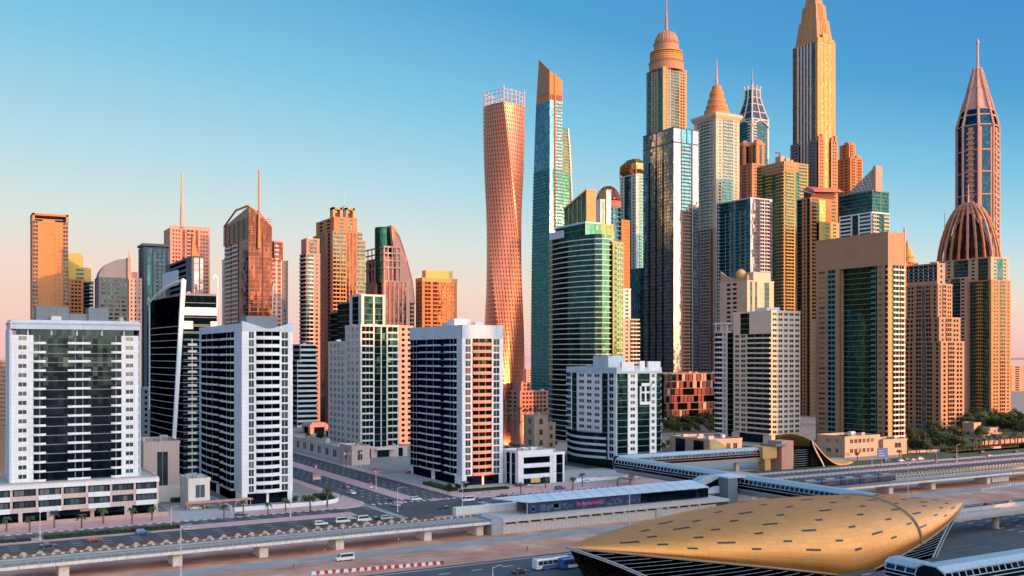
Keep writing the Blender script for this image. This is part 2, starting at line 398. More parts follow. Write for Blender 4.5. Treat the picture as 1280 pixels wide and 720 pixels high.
# --- white tower with a dark glass middle on a long podium
T = Tow("apartment_tower", "white tower with wide dark glass middle and stepped balconies above a long shop podium", 7, 15, 173, 361, glass="gl_dark", wall="white", detail=2)
W, zt, zp = T.W, T.z(408), T.z(604)
fr = "s16 w26 s18 c36 g62 b68 g62 c32 s12 w26 s15"
T.block(0, 0, W, 22, zp, T.z(418.5), fr, "s1 w2 w2 w2 s1", fh=3.42, par=.5, roof=False, sill=.42, jamb=.06, ph=.75)
T.b("glazing", "gl_dark").box(1.5, 1.2, T.z(418.5), W - 1.5, 21, T.z(411)); 
T.b("wall", "cool").box(-.6, -.9, T.z(411), W + .6, 22.6, T.z(404)); T.b("wall", "cool").box(-.9, -1.2, T.z(404), W + .9, 22.9, T.z(402))
T.b("wall", "cool").box(-.9, -.31, zp, -.31, 22, T.z(411)); T.b("wall", "cool").box(W + .3, -.2, zp, W + .8, 22, T.z(411))
for u in (.12, .3, .5, .7, .88): T.b("wall", "cool").box(W * u - .3, .2, T.z(418.5), W * u + .3, 1.1, T.z(411))
T.roof(0, 0, W, 22, T.z(402), "cool", .8, 4)
m = MB(); m.box(T.x(47), 5, T.z(402), T.x(88), 16, T.z(381)); m.build("plant_room", "slate", T.root)
m = MB(); m.box(T.x(113), 5, T.z(402), T.x(138), 15, T.z(382)); m.box(T.x(88), 6, T.z(402), T.x(113), 14, T.z(390)); m.build("plant_room", "slate", T.root)
T.done(); B1 = T
P = Tow("shop_podium", "long two storey pinkish shop podium with ribbon windows beneath white tower", -40, -32, 197, 352, cat="podium", glass="gl_dark", wall="blush", detail=2)
P.s, P.t = B1.s - 9, B1.t - 8; P.root.location = (P.s, P.t, 0); P.W = s_at(197, P.t) - P.s
W = P.W
P.block(0, 0, W, 38, 0, 4.2, "g8 s1 g6 s2 g9 s1 g8 s2 g6 s1", "s1", fh=4.2, roof=False, wall="blush")
for z0 in (4.2, 8.4):
    P.b("glazing", "gl_dark").box(0, 0, z0, W, 38, z0 + 4.18)
    m = P.b("wall", "white")
    n = 7
    for i in range(n):
        u0, u1 = W * i / n, W * (i + 1) / n
        pr = .9 if i % 2 == 0 else .3
        P.emit(P.b("wall", "white" if i % 2 == 0 else "blush"), "R", 0, u0 + .4, u1 - .4, 0, pr, z0, z0 + 1.7)
        P.emit(P.b("wall", "blush"), "R", 0, u1 - .4, u1 + .4, 0, .45, z0, z0 + 4.2)
        for j in range(4):
            uu = u0 + .8 + (u1 - u0 - 1.6) * (j + .5) / 4
            P.items.append(("window", random.choice(PANES), "pane", ("R", 1.5, 1.9), (uu, 0, z0 + 1.85)))
    P.emit(m, "L", 0, 0, 38, 0, .3, z0, z0 + 1.7)
P.b("wall", "white").box(-.5, -.7, 12.6, W + .5, 38.5, 14.0); P.roof(0, 0, W, 38, 14.0, "blush", .5)
m = MB(); m.box(W * .53, -2.4, 3.6, W * .62, -.1, 4.0); m.build("shop_awning", "rose", P.root)
P.done()

# --- two white corner towers with curved balconies
def corner_tower(label, xl, xc, xr, D, ytop, yb, Lc, Rc, kind):
    T = Tow("apartment_tower", label, xl, xc, xr, D, glass="gl_dark", wall="white", detail=2)
    zt = T.z(ytop); zb = T.z(yb)
    T.block(0, 0, T.W, T.L, 0, 4.5, "s2 g8 s1 g8 s2", "s1 g6 s1 g6 s2", fh=4.5, roof=False)
    T.block(0, 0, T.W, T.L, 4.5, zb, Rc, None, fh=3.3, roof=False, sill=.14, jamb=.02, head=.94, bd=1.7, ph=1.3, Ec="s1 b4 s1 b4 s1", balm="white" if kind else "rose")  # rose puts the orange light into one tower's balcony colour
    T.fac("L", 0, 0, T.L, 4.5, zb, Lc, fh=3.3, balm="cool", wall="cool", bd=1.6, ph=.7)  # cool tones put the left side's shade into wall and balcony colour
    m = T.b("crown", "cool")
    e = .32
    m.box(-e, 0, zb, .5, T.L + e, zt)
    m.hexa([(-e, -e, zb), (T.W + e, -e, zb), (T.W + e, .5, zb), (-e, .5, zb), (-e, -e, zt + 1), (T.W * .5, -e, zt - 2.2), (T.W * .5, .5, zt - 2.2), (-e, .5, zt + 1)]) if kind else m.box(-e, -e, zb, T.W + e, .5, zt)
    if kind: m.hexa([(T.W * .5, -e - .01, zb), (T.W + e, -e - .01, zb), (T.W + e, .51, zb), (T.W * .5, .51, zb), (T.W * .5, -e - .01, zt - 2.5), (T.W + e, -e - .01, zt + .6), (T.W + e, .51, zt + .6), (T.W * .5, .51, zt - 2.5)])
    m.box(.5, T.L, zb, T.W + e, T.L + e, zt); m.box(T.W - .5, .5, zb, T.W + e, T.L, zt - .3)
    T.b("roof", "concrete").box(.5, .5, zb, T.W - .5, T.L, zb + 1.4)
    return T, zb
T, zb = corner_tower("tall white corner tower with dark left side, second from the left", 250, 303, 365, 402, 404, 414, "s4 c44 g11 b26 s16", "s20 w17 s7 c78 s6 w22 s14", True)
for x0, y0, x1, y1, h_, mt in ((3, 5, 16, 16, 6.5, "slate"), (6, 17, 14, 24, 5, "grey")):
    m = MB(); m.box(x0, y0, zb + 1.4, x1, y1, zb + h_); m.build("plant_room", mt, T.root)
T.done(); B3 = T
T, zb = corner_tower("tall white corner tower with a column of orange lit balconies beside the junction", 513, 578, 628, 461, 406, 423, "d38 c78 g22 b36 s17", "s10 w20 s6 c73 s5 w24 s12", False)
for x0, y0, x1, y1, h_, mt in ((2, 12, 10, 20, 9.5, "white"), (11, 8, 15, 12, 8, "white"), (4, 22, 12, 30, 8, "cool")):
    m = MB(); m.box(x0, y0, zb + 1.4, x1, y1, zb + h_); m.build("plant_room", mt, T.root)
T.done(); B5 = T

# --- dark glass tower with a white fin
T = Tow("glass_tower", "dark curved glass tower with slanting white fin and white top floor panels", 197, 229, 271, 503, glass="gl_dgreen", wall="white", detail=1)
zt = T.z(364); W, L = T.W, T.L
def pf(z):
    k = .94 + .06 * min(1, z / zt); b = 4.5
    return [(0, 0), (0, L * .02)][:1] + [(W, 0), (W, L)] + [(b * math.sin(math.pi * q) * -1 * .9, L * (1 - q) ) for q in (.15, .3, .45, .6, .75, .9)]
def pfa(z):
    pts = [(0.2, 0.2), (W, 0.2), (W, L)]
    for q in (.0, .2, .4, .6, .8): pts.append((-4.0 * math.sin(math.pi * (.5 + q * .5)) * (1 - .0) , L * (1 - q)))
    return pts
T.band(pfa, 0, zt - 14, 3.5, "gl_smoke", "grey", .3, .35)
T.b("glazing", "gl_smoke").loft([[(x, y, zt - 14) for x, y in pfa(0)], [(x, y, zt - 2) for x, y in pfa(0)]])
T.fac("R", 0, 0, W, 0, zt - 24, "g3 b6 g5 b6 g3", fh=3.5, balm="offwhite")
T.fac("R", 0, 0, W, zt - 24, zt - 2, "g1", fh=3.5)
for z0, u0, u1 in ((zt - 8, 0, W), (zt - 15, 0, W * .28), (zt - 15, W * .8, W)): T.emit(T.b("wall", "white"), "R", 0, u0, u1, .2, .8, z0 - 4, z0)
m = MB()
za, zb_ = T.z(350), T.z(556)
m.hexa([(-5.5, -1.2, zb_), (-3.9, -1.2, zb_), (-3.9, .6, zb_), (-5.5, .6, zb_), (-1, -1.4, za), (1.2, -1.4, za), (1.2, .8, za), (-1, .8, za)])
m.build("sail_fin", "white", T.root)
pts = [Vector((0, -.3, za))] + [Vector((-3.6 * math.sin(math.pi * (.5 + .5 * (1 - q))), L * q, za - 8 * q ** 1.6)) for q in (.2, .4, .6, .8, 1)]
m = MB(); m.path(pts, .8, 8); m.path([pts[-1], pts[-1] + Vector((-.4, .8, -5)), pts[-1] + Vector((-.4, .8, -60))], .55, 6); m.build("curved_rail", "white", T.root)
m = MB(); m.path([(W, -.4, zt - 8), (W + .2, -.4, zt + 7), (W - 1.2, -.4, zt + 9), (W - 2, -.4, zt + 6.5)], .45, 6); m.build("roof_hook", "white", T.root)
T.roof(0, 0, W, L, zt - 2, "slate", 1.0, 2); T.done()
T = Tow("office_tower", "dark blue block with pale curved sail panel and orange lit wedge behind glass tower", 207, 240, 254, 620, glass="gl_dark", wall="navy")
zt = T.z(322)
T.block(0, 0, T.W, T.L, 0, zt, "s3 h8 s2 h5", "s1 r3 s1", fh=3.6, wall="navy", gl2="gl_lilac")
n = 8; m = MB()
m.loft([[(-1.6 - 1.5 * math.sin(i / n * 2), T.L * .45 + T.L * .5 * i / n, z_) for i in range(n + 1)] + [(-.5, T.L * .45 + T.L * .5 * (n - i) / n, z_) for i in range(n + 1)] for z_ in (T.z(352), T.z(332))][::1]); m.build("sail_panel", "cool", T.root)
m = MB(); m.yprism([(0, zt), (T.W * .95, zt), (T.W * .55, zt + 3), (T.W * .1, T.z(292))][::-1], 1, 5); m.build("roof_wedge", "orange", T.root)
T.done()

# --- beige office block with green glass strips
T = Tow("office_block", "beige office block with tall green glass strips and small paired windows by the crossing", 410, 451, 498, 590, glass="gl_dgreen", wall="offwhite", detail=2)
zt, zl = T.z(408), T.z(428); ym = T.y(432)
T.block(0, 0, T.W, ym, 5.5, zt, "s3 b36 s4 g20 s3 g16 s4 b32 s3", "s2 w7 w7 w7 s2", fh=3.9, jamb=.2, balm="offwhite", bd=.7, ph=.9, units=3, sill=.25)
T.block(.4, ym + .7, T.W - 2, T.L, 5.5, zl, "s1", "s2 w7 w7 w7 w7 s2", fh=3.9, jamb=.2, units=2, post=False, sill=.25)
T.block(-3, -4, T.W + 4, T.L + 3, 0, 5.2, "s4 g4 s4 g8 s6 g3 s3", "s2 w3 s2 w3 s3 w3 s2", fh=5, wall="blush", jamb=.1)
m = MB(); m.box(T.W * .3, -7, 4.6, T.W * .8, -3.5, 5.4); m.build("entrance_canopy", "offwhite", T.root)
T.done(); B4 = T
T = Tow("office_block", "dark green glass block with white fins rising behind the beige office block", 412, 452, 481, 660, glass="gl_dgreen", wall="offwhite")
zt = T.z(370)
T.block(0, 0, T.W, T.L * .35, 0, zt, "s2 g8 s1.5 g7 s2", "s2 g5 s2", fh=4, units=1)
T.block(.5, T.L * .35 + .7, T.W - 2, T.L * .75, 0, T.z(377), "g1", "g1", fh=4, wall="green", post=False); T.block(.5, T.L * .75 + .7, T.W - 2, T.L, 0, T.z(388), "g1", "g1", fh=4, wall="green", post=False)
T.done()
T = Tow("office_annex", "narrow pinkish beige block of slit windows behind the beige office block", 497, 499, 516, 680, glass="gl_dark", wall="pink", detail=1)
T.block(0, 0, T.W, 18, 0, T.z(409), "s1 w3 s1 w3 s1", "s1", fh=3.6); T.done()
# --- low sales building by the road
T = Tow("sales_pavilion", "low pinkish pavilion with small square windows along the side road", 366, 440, 462, 548, cat="low building", glass="gl_dark", wall="blush", detail=2)
T.block(0, 0, T.W, T.y(425), 0, 9.5, "s2 w4 s3", "s3 w3 s3", fh=9, wall="blush", jamb=.2, sill=.3)
T.block(.6, T.y(425) + .7, T.W, T.L, 0, 7.5, "s1", "s1 w2 s1 w2 s1 w2 s1 w2 s1 w2 s1 w2 s1", fh=7, wall="offwhite", jamb=.15, post=False, units=3, sill=.3)
T.done()
# --- blue white office with curved base
T = Tow("office_tower", "blue grey and white mid-rise with curved lower floors and green glass strips beside the footbridge", 709, 771, 826, 526, glass="gl_dgreen", wall="white", detail=2)
zt = T.z(459); L, W = T.L, T.W
zc = T.z(560)
T.block(0, 0, W, L, 0, 5, "g4 s1 w3 g6 s1 g3", "g1", fh=5, roof=False, wall="cool")
T.block(0, 0, W, L, 5, zt - 3.4, "g48 s6 w32 s6 g56 s5 w22 s4 g22", "b20 s4 g24 s4 w37 w34 w36 s4 g26 s5 b20 s12", fh=3.4, roof=False, balm="cool", jamb=.18, bd=.8, sill=.38)
T.b("crown", "cool").box(-.4, -.4, zt - 3.4, W + .4, L + .4, zt - 1.6); T.roof(0, 0, W, L, zt - 1.6, "cool", 1.4, 3)
for u0, u1, h_ in ((.1, .38, 2.8), (.5, .62, 3.2), (.7, .98, 3.0)): T.emit(T.b("crown", "white"), "R", 0, W * u0, W * u1, -1, .5, zt - 2.2, zt + h_)
m = MB(); m.box(3, L * .25, zt - 1.5, 14, L * .55, zt + 6); m.build("plant_room", "cool", T.root)
m = MB(); m.box(9, L * .6, zt - 1.5, 16, L * .7, zt + 4.5); m.build("plant_room", "offwhite", T.root)
fr_ = MB()
for z0, u0, u1 in ((zt - 8.6, .5, .76), (zt - 18.5, .5, .76)): T.emit(fr_, "R", 0, W * u0, W * u1, .3, .9, z0 - 1.6, z0)
for u in (.5, .74): T.emit(fr_, "R", 0, W * u, W * u + .9, .3, .9, zt - 18.5, zt - 8.6)
T.emit(fr_, "R", 0, W * .615, W * .65, .3, .7, zt - 18.5, zt - 8.6); T.emit(fr_, "R", 0, W * .5, W * .76, .3, .65, zt - 14, zt - 13)
fr_.build("square_frame", "white", T.root)
for i in range(4):                     # curved lower floors
    z0 = 5 + i * 3.4; q = [(-(5.5 * math.sin(math.pi * k_ / 10)), L - 1 - (L * .78) * k_ / 10) for k_ in range(11)]
    mb = MB(); mb.prism(q + [(0, q[-1][1]), (0, q[0][1])], 0, 1.3); T.items.append(("curved_balcony", "cool", mb, None, (0, 0, z0)))
    T.b("glazing", "gl_dark").prism([(x * .86, y) for x, y in q] + [(0, q[-1][1]), (0, q[0][1])], z0 + 1.3, z0 + 3.4)
T.done(); B6 = T
# --- small white office
T = Tow("low_office", "low white two storey office with long ribbon windows between two towers", 630, 648, 706, 463, cat="low building", glass="gl_dark", wall="white", detail=2)
zt = T.z(567)
T.block(0, 0, T.W * .72, T.L, 0, zt, "s2 g11 s1", "s2 g3 s1 g3 s2", fh=zt / 3, units=5, wall="white")
T.block(T.W * .72 + .7, .6, T.W, T.L, 0, zt - 1.5, "s2 g4 s1", "s1", fh=zt / 3, post=False, units=2)
for i in range(3): T.emit(T.b("wall", "white"), "R", 0, 0, T.W * .72, .1, .5, zt * (i + .62) / 3, zt * (i + 1) / 3 - .002)
m = MB(); m.box(T.W * .25, -.6, .9, T.W * .45, -.4, 3.0); m.build("shop_sign", "yellow", T.root)
T.done()
T = Tow("low_villa", "small pale house with rounded roof box on the water side behind the low office", 655, 668, 684, 575, cat="low building", glass="gl_dark", wall="sand", detail=2)
T.block(0, 0, T.W, T.L, 0, T.z(522), "s2 w2 s2", "s2 w2 s1", fh=5.5, jamb=.1, units=2); T.block(T.W + .7, 4, T.W + 8, T.L, 0, T.z(532), "s2 w2 s1", "s1", fh=5, post=False); T.done()
# --- small annexes on the left
T = Tow("annex_building", "low pink tan block with one dark square window between two white towers", 172, 180, 224, 415, cat="low building", glass="gl_dark", wall="blush", detail=2)
T.block(0, 0, T.W, 26, 0, T.z(556), "s20 w18 s18", "s1", fh=T.z(556), units=4, sill=.25, jamb=.02)
T.block(4, -8, T.W + 6, -1, 0, 4.5, "s1", "s1", fh=4.5, wall="offwhite"); T.done()
T = Tow("gatehouse", "small white gatehouse with dark window and pink carport roof", 224, 236, 262, 391, cat="low building", glass="gl_dark", wall="offwhite", detail=2)
T.block(0, 0, T.W, T.L * .8, 0, T.z(602), "s2 w3 s1.5", "s2 w1 s3", fh=T.z(602), units=3, sill=.4, jamb=.02)
m = MB(); m.box(-2, -4.5, 2.7, 24, -.5, 3.1); m.build("carport_roof", "rose", T.root)
m = MB(); [m.box(x_, -4.3, 0, x_ + .2, -4.1, 2.7) for x_ in (-1.5, 5, 11, 17, 23)]; m.build("carport_posts", "metal", T.root); T.done()

# ================================================================== CENTRE
# --- big round banded tower
T = Tow("apartment_tower", "dark green round fronted tower banded with pale balconies and a slanted glass crown", 688, 748, 777, 680, glass="gl_dgreen", wall="offwhite")
W, L = T.W, T.L; zt = T.z(292)
def pr(z):
    q = [(W * .55, L), (-1, L), (-6, L * .8), (-8, L * .6), (-8, L * .42), (-6, L * .22), (-1.5, L * .04), (3, 0), (W * .55, 0)]
    return q[::-1]
T.band(pr, 0, zt, 3.6, "gl_dgreen", "offwhite", .9, .6)
for i in range(int(zt / 3.6)): pass
T.block(W * .55, -1.5, W, L, 0, T.z(303), "v1 g4 s1 b6 s1 b6 s1", None, fh=3.6, wall="yellow", balm="cream", glass="gl_green", units=1)
T.block(-3, L * .18, W * .5, L * .8, zt, T.z(277), "g1", "g1", fh=4, wall="cool", units=0)
m = MB(); m.box(-5, L * .62, T.z(291), 2, L * .9, T.z(281)); m.build("roof_box", "cool", T.root)
m = MB(); m.box(-2.5, L * .5, T.z(291), 3, L * .6, T.z(277)); m.build("roof_box", "yellow", T.root)
xa, ya, yb_ = 2, T.y(733, 2), T.y(706, 2)
za, z0, z1 = T.z(276), T.z(252), T.z(234)
g = MB(); g.xprism([(ya, za), (yb_, za), (yb_, z0), (ya, z1)][::-1], xa, xa + 7); g.build("glass_crown", "gl_green", T.root)
g = MB()
for i in range(6):
    y_ = yb_ + (ya - yb_) * i / 5; zz_ = z0 + (z1 - z0) * i / 5; g.box(xa - .5, y_ - .25, za, xa + .1, y_ + .25, zz_)
g.hexa([(xa - .9, ya - 1.2, z1), (xa + 7.6, ya - 1.2, z1), (xa + 7.6, yb_ + .6, z0), (xa - .9, yb_ + .6, z0), (xa - .9, ya - 1.2, z1 + 1.3), (xa + 7.6, ya - 1.2, z1 + 1.3), (xa + 7.6, yb_ + .6, z0 + 1.3), (xa - .9, yb_ + .6, z0 + 1.3)])
g.box(xa - .6, ya - 1.0, za, xa + 7.3, ya - .4, z1); g.build("crown_frame", "ochre", T.root)
T.done(); B7 = T
T = Tow("apartment_tower", "pale stepped tower with yellow lit steps and mint panel behind the round banded tower", 733, 752, 779, 800, glass="gl_green", wall="cream")
W, L = T.W, T.L
T.block(0, 0, W, L, 0, T.z(305), "s1 w3 b5 g3 b5 w3 s1", "s2 w3 w3 s2", fh=3.5, wall="yellow", balm="offwhite", units=1)
T.block(1, 2, W * .6, L - 1, T.z(305), T.z(281), "s1 w3 w3 s1", "s1", fh=3.5, wall="yellow")
T.block(1, 3, W * .25, L - 2, T.z(281), T.z(250), "s1 g1 s1", "s2 g1 s4", fh=3.5, wall="offwhite")
T.block(W * .25 + .8, 2, W * .5, 12, T.z(281), T.z(237), "g1", "s1", fh=3.5, wall="ochre", glass="gl_sky"); T.done()
T = Tow("domed_tower", "round dark glass tower top with a red and bronze dome in the middle", 741, 756, 776, 860, glass="gl_navy", wall="slate")
zt = T.z(258); cx, cy = T.W * .45, T.L * .3; r = 10.5
T.b("glazing", "gl_navy").lathe([(r, 0), (r, zt)], cx, cy, 28); T.b("wall", "red").lathe([(r + .4, zt), (r + .4, zt + 5), (r, zt + 5.2)], cx, cy, 28)
for i in range(40): T.b("mullions", "slate").lathe([(r + .15, zt - 4 * i - 1), (r + .15, zt - 4 * i - .4)], cx, cy, 28)
m = MB(); m.lathe([(r * math.cos(a), zt + 5 + 14 * math.sin(a)) for a in [i * math.pi / 16 for i in range(9)]], cx, cy, 28); m.build("dome", "gl_bronze", T.root, True)
m = MB()
for j in range(14):
    a = 2 * math.pi * j / 14; m.path([(cx + (r + .1) * math.cos(b_) * math.cos(a), cy + (r + .1) * math.cos(b_) * math.sin(a), zt + 5 + 14.1 * math.sin(b_)) for b_ in [i * math.pi / 12 for i in range(6)]], .22, 5)
m.build("dome_ribs", "red", T.root); T.done()
T = Tow("slim_tower", "slim orange lit tower edge squeezed beside the dark domed tower", 775, 777, 787, 1000, glass="gl_bronze", wall="orange")
T.block(0, 0, T.W, 20, 0, T.z(276), "s1 w2 w2 s1", "s1", fh=3.6); T.done()

# --- twisted tower
T = Tow("twisted_tower", "pale twisting tower with gridded square windows and open steel crown", 601, 629, 657, 1060, glass="gl_bronze", wall="pink")
D = 1060; cx, cy = dp(630, D + 20); T.root.location = (cx, cy, 0)
zt = zat(128, D); n = 74; fh = zt / n; hw = 16.6
def tw(z):                             # the corner that faces the camera at the top swings to the right below
    return R(-90 - 30) + R(98) * (1 - z / zt)
def ring(z, r, k=12):
    a0 = tw(z); c_ = [(r * math.sqrt(2) * math.cos(a0 + i * math.pi / 2), r * math.sqrt(2) * math.sin(a0 + i * math.pi / 2)) for i in range(4)]
    o_ = []
    for i in range(4):
        a, b_ = c_[i], c_[(i + 1) % 4]
        for j in range(k):
            x, y = a[0] + (b_[0] - a[0]) * j / k, a[1] + (b_[1] - a[1]) * j / k; f_ = .58 + .42 * r * 1.30 / math.hypot(x, y); o_.append((x * f_, y * f_, z))
    return o_
core = MB(); core.loft([ring(i * fh, hw - .55, 6) for i in range(n + 1)]); core.build("glazing", "gl_bronze", T.root)
k_ = 11; lat = MB()
for i in range(n):
    z0, z1 = i * fh, (i + 1) * fh
    a0, a1 = ring(z0, hw, 6), ring(z0 + fh * .36, hw, 6); lat.loft([a0, a1])
    o0, o1, i0, i1 = ring(z0 + fh * .36, hw, k_ * 3), ring(z1, hw, k_ * 3), ring(z0 + fh * .36, hw - .7, k_ * 3), ring(z1, hw - .7, k_ * 3)
    for j in range(0, k_ * 12, 3):
        q = (j + 1) % (k_ * 12); p = j - 1
        lat.hexa([o0[p], o0[q], i0[q], i0[p], o1[p], o1[q], i1[q], i1[p]])
lat.build("facade_lattice", "pink_panel", T.root)
m = MB(); m.loft([ring(zt, hw, 1), ring(zt + .6, hw, 1)]); m.build("roof", "concrete", T.root)
m = MB()
for j in range(0, 24):
    o_ = ring(zt, hw - .4, 6)[j]; h_ = zat(107, D) - zt - (0 if j % 6 == 0 else random.uniform(1, 7)); m.tube(o_, (o_[0], o_[1], zt + h_), .55, .45, 6)
for h_ in (5, 10, 14): m.path([(*o_[:2], zt + h_) for o_ in ring(zt, hw - .4, 6)] + [(*ring(zt, hw - .4, 6)[0][:2], zt + h_)], .3, 5)
m.path([(*ring(zt, hw * .55, 1)[0][:2], zt), (*ring(zt, hw * .55, 1)[0][:2], zt + 20)], .5, 5)
m.build("crown_frame", "steel_pink", T.root)
T = Tow("quay_building", "low orange lit waterfront building at the foot of twisted tower", 632, 650, 685, 1040, cat="low building", glass="gl_bronze", wall="rose", detail=1)
T.block(0, 0, T.W, T.L, 0, T.z(490), "s1 w2 w2 w2 w2 w2 w2 w2 s1", "s1 w2 w2 s1", fh=5, units=3); T.block(5, 6, T.W * .5, T.L - 2, T.z(490), T.z(480), "s1 w2 w2 s1", "s1", fh=5); T.done()

# --- tapered tower with blade top
T = Tow("tapered_tower", "slender teal glass tower tapering to a slanted orange blade top", 664, 687, 703, 1150, glass="gl_teal", wall="orange")
W, L = T.W, T.L; zs = T.z(210); zg = T.z(125)
def sec(z):
    q = max(0, (z - 30) / (T.z(80) - 30)); iy = L * (1 - .36 * q ** 2.2); return [(0, 0), (W, 0), (W * .97, iy), (-.2, iy)]
n = 30
T.b("glazing", "gl_sky").loft([[(x, y, z) for x, y in sec(z)] for z in [zs + (zg - zs) * i / 8 for i in range(9)]])
T.b("glazing", "gl_teal").loft([[(x, y, z) for x, y in sec(z)] for z in [zs * i / 8 for i in range(9)]])
for i in range(int(zg / 3.8)):
    z_ = i * 3.8; mb = T.b("floor_bands", "slate" if z_ > zs else "teal"); e = .15 if z_ > zs else .9
    mb.loft([[(x + (-e if x < 1 else e), y + (-e if y < 1 else 0), zz_) for x, y in sec(z_)] for zz_ in (z_, z_ + (.3 if z_ > zs else .9))])
top = sec(zg); zl, zc_, zr = T.zz(76, 0, top[3][1]), T.z(88), T.zz(101, W, 0)
m = MB(); m.hexa([(x, y, zg) for x, y in top] + [(0, 0, zc_), (W, 0, zr), (W * .97, top[2][1], zr + 8), (.5, top[3][1] * .82, zl)]); m.build("blade_top", "orange", T.root)
m = MB(); m.hexa([(-.5, top[3][1] * .1, zg + 9), (.3, top[3][1] * .1, zg + 9), (.3, top[3][1] * .9, zg + 9), (-.5, top[3][1] * .9, zg + 9), (-.3, top[3][1] * .1, zg + 26), (.3, top[3][1] * .1, zg + 26), (.3, top[3][1] * .78, zg + 38), (-.3, top[3][1] * .78, zg + 38)]); m.build("blade_shade_panel", "dtan", T.root)  # darker left side of the blade: its shade is put into the colour
m = MB()
for i in range(6): T.emit(m, "R", 0, W * (.06 + .16 * i), W * (.14 + .16 * i), .05, .4, zg + 1, zg + 7)
m.build("belt_openings", "brown", T.root)
m = MB(); m.box(W * .36, -.9, 30, W * .48, -.02, T.z(92)); m.build("front_fin", "orange", T.root)
m = MB(); m.box(-.4, -1.0, 30, W * .18, -.05, zg); m.build("corner_glass", "gl_sky", T.root)
T.fac("R", 0, W * .5, W, 30, zg, "b1", fh=3.8, balm="teal", bd=.8)
zb2 = T.z(157); xq = lambda z: W + .5 + (T.x(711) - W - .5) + (T.x(717) - T.x(711)) * min(1, (zb2 - z) / 110) ** .7
T.b("glazing", "gl_green").loft([[(W + .5, 2, z), (xq(z), 2, z), (xq(z), L * .8, z), (W + .5, L * .8, z)] for z in [zb2 * i / 16 for i in range(17)]])
for i in range(int(zb2 / 3.8)):
    z = i * 3.8; T.b("floor_bands", "orange" if z > T.z(215) else "teal").loft([[(W + .5, 1.2, zq), (xq(z) + .5, 1.2, zq), (xq(z) + .5, L * .8, zq), (W + .5, L * .8, zq)] for zq in (z, z + 1.1)])
m = MB(); m.loft([[(xq(z) - .9, 1.0, z), (xq(z) + .9, 1.0, z), (xq(z) + .9, 3, z), (xq(z) - .9, 3, z)] for z in [zb2 * i / 16 for i in range(17)]]); m.build("curved_edge", "offwhite", T.root); T.done()

# --- tower with domed drum top
T = Tow("domed_tower", "very tall residential tower with round drum and ribbed dome under a needle spire", 808, 829, 858, 1300, glass="gl_navy", wall="tan")
W, L = T.W, T.L; zt = T.z(84)
T.block(0, 0, W, L, 0, zt, "s2 w3 w3 s1 b5 b5 s1 w3 w3 s2", "s1 g5 s1 w3 w3 s1 g5 s1", fh=3.9, wall="ochre", wall2="tan", glass="gl_teal", balm="dtan", bd=1.0, units=0)
cx, cy = W / 2, L / 2
def rr(px0, px1): return (px1 - px0) / F * (T.D + 20) / 2
m = MB(); m.lathe([(rr(812, 855), zt), (rr(812, 855), T.z(74)), (rr(811, 856), T.z(73)), (rr(814, 853), T.z(71))], cx, cy, 32); m.build("drum", "tan", T.root)
m = MB(); m.lathe([(rr(813, 853), T.z(71)), (rr(813, 853), T.z(64)), (rr(815, 850), T.z(61)), (rr(816, 849), T.z(60))], cx, cy, 32); m.build("drum", "orange", T.root)
m = MB(); m.lathe([(rr(817, 848), T.z(60)), (rr(817, 848), T.z(49)), (rr(816, 849), T.z(48.5)), (rr(818, 847), T.z(47))], cx, cy, 32); m.build("drum", "tan", T.root)
rd = rr(818, 847); hd = T.z(31) - T.z(47)
m = MB(); m.lathe([(rd * math.cos(a) ** .8, T.z(47) + hd * math.sin(a)) for a in [i * math.pi / 20 for i in range(10)]], cx, cy, 32); m.build("dome", "dtan", T.root, True)
m = MB()
for j in range(20):
    a = 2 * math.pi * j / 20; m.path([(cx + (rd * math.cos(b_) ** .8 + .1) * math.cos(a), cy + (rd * math.cos(b_) ** .8 + .1) * math.sin(a), T.z(47) + hd * math.sin(b_)) for b_ in [i * math.pi / 16 for i in range(8)]], .3, 5)
m.build("dome_ribs", "gold", T.root)
m = MB(); [m.lathe([(rr(813, 853) + .5, T.z(60 + 2.6 * i)), (rr(813, 853) + .5, T.z(59 + 2.6 * i))], cx, cy, 32) for i in range(5)]; m.build("drum_bands", "gold", T.root)
T.spire(cx, cy, T.z(32), T.z(-20), 2.2, .4, "tan"); T.done()
# --- big blue glass tower in front of it
T = Tow("glass_tower", "broad blue glass tower with lilac corner, dark balcony bands and warm reflections", 804, 842, 873, 1000, glass="gl_blue", wall="slate")
W, L = T.W, T.L; zt = T.z(160); zm = T.z(178)
T.block(0, 0, W, L, 0, zm, "h37 v3 b26 b24 v5 h30", "g10 v1 g10 v1 g10 v1 g16", fh=3.6, wall="navy", fin="slate", gl2="gl_lilac", balm="brown", bd=1.0, post=False)
T.fac("L", 0, 0, L, 0, T.z(196), "d10 v1 d10 v1 d10 v1 d16", fh=3.6, wall="navy", fin="navy", balm="slate", bd=.5, ph=.6)
T.block(0, 0, W, L, zm, zt, "h37 v3 g26 v2 g24 v5 h30", "g10 v1 g10 v1 g26", fh=3.6, wall="navy", fin="slate", gl2="gl_lilac", post=False, units=2)
T.b("wing", "gl_navy").box(-2, L + .5, 0, W * .6, L + 20, T.z(330)); T.done()
T = Tow("glass_tower", "teal glass tower with white outlines and a faceted golden crown", 775, 795, 809, 1130, glass="gl_teal", wall="offwhite")
W, L = T.W, T.L; zt = T.z(218)
T.block(0, 0, W, L, 0, zt, "s1 w3 b4 w3 s1", "s1 w2 s1 g6 s1 w2 s1", fh=3.7, units=0)
m = MB(); m.loft([[(x, y, z_) for x, y in poly_box(W * a, L * a, W * (1 - a), L * (1 - a))] for z_, a in ((zt, .12), (T.z(211), -.02), (T.z(203), .0), (T.z(196), .28))]); m.build("crown", "gl_gold", T.root)
m = MB()
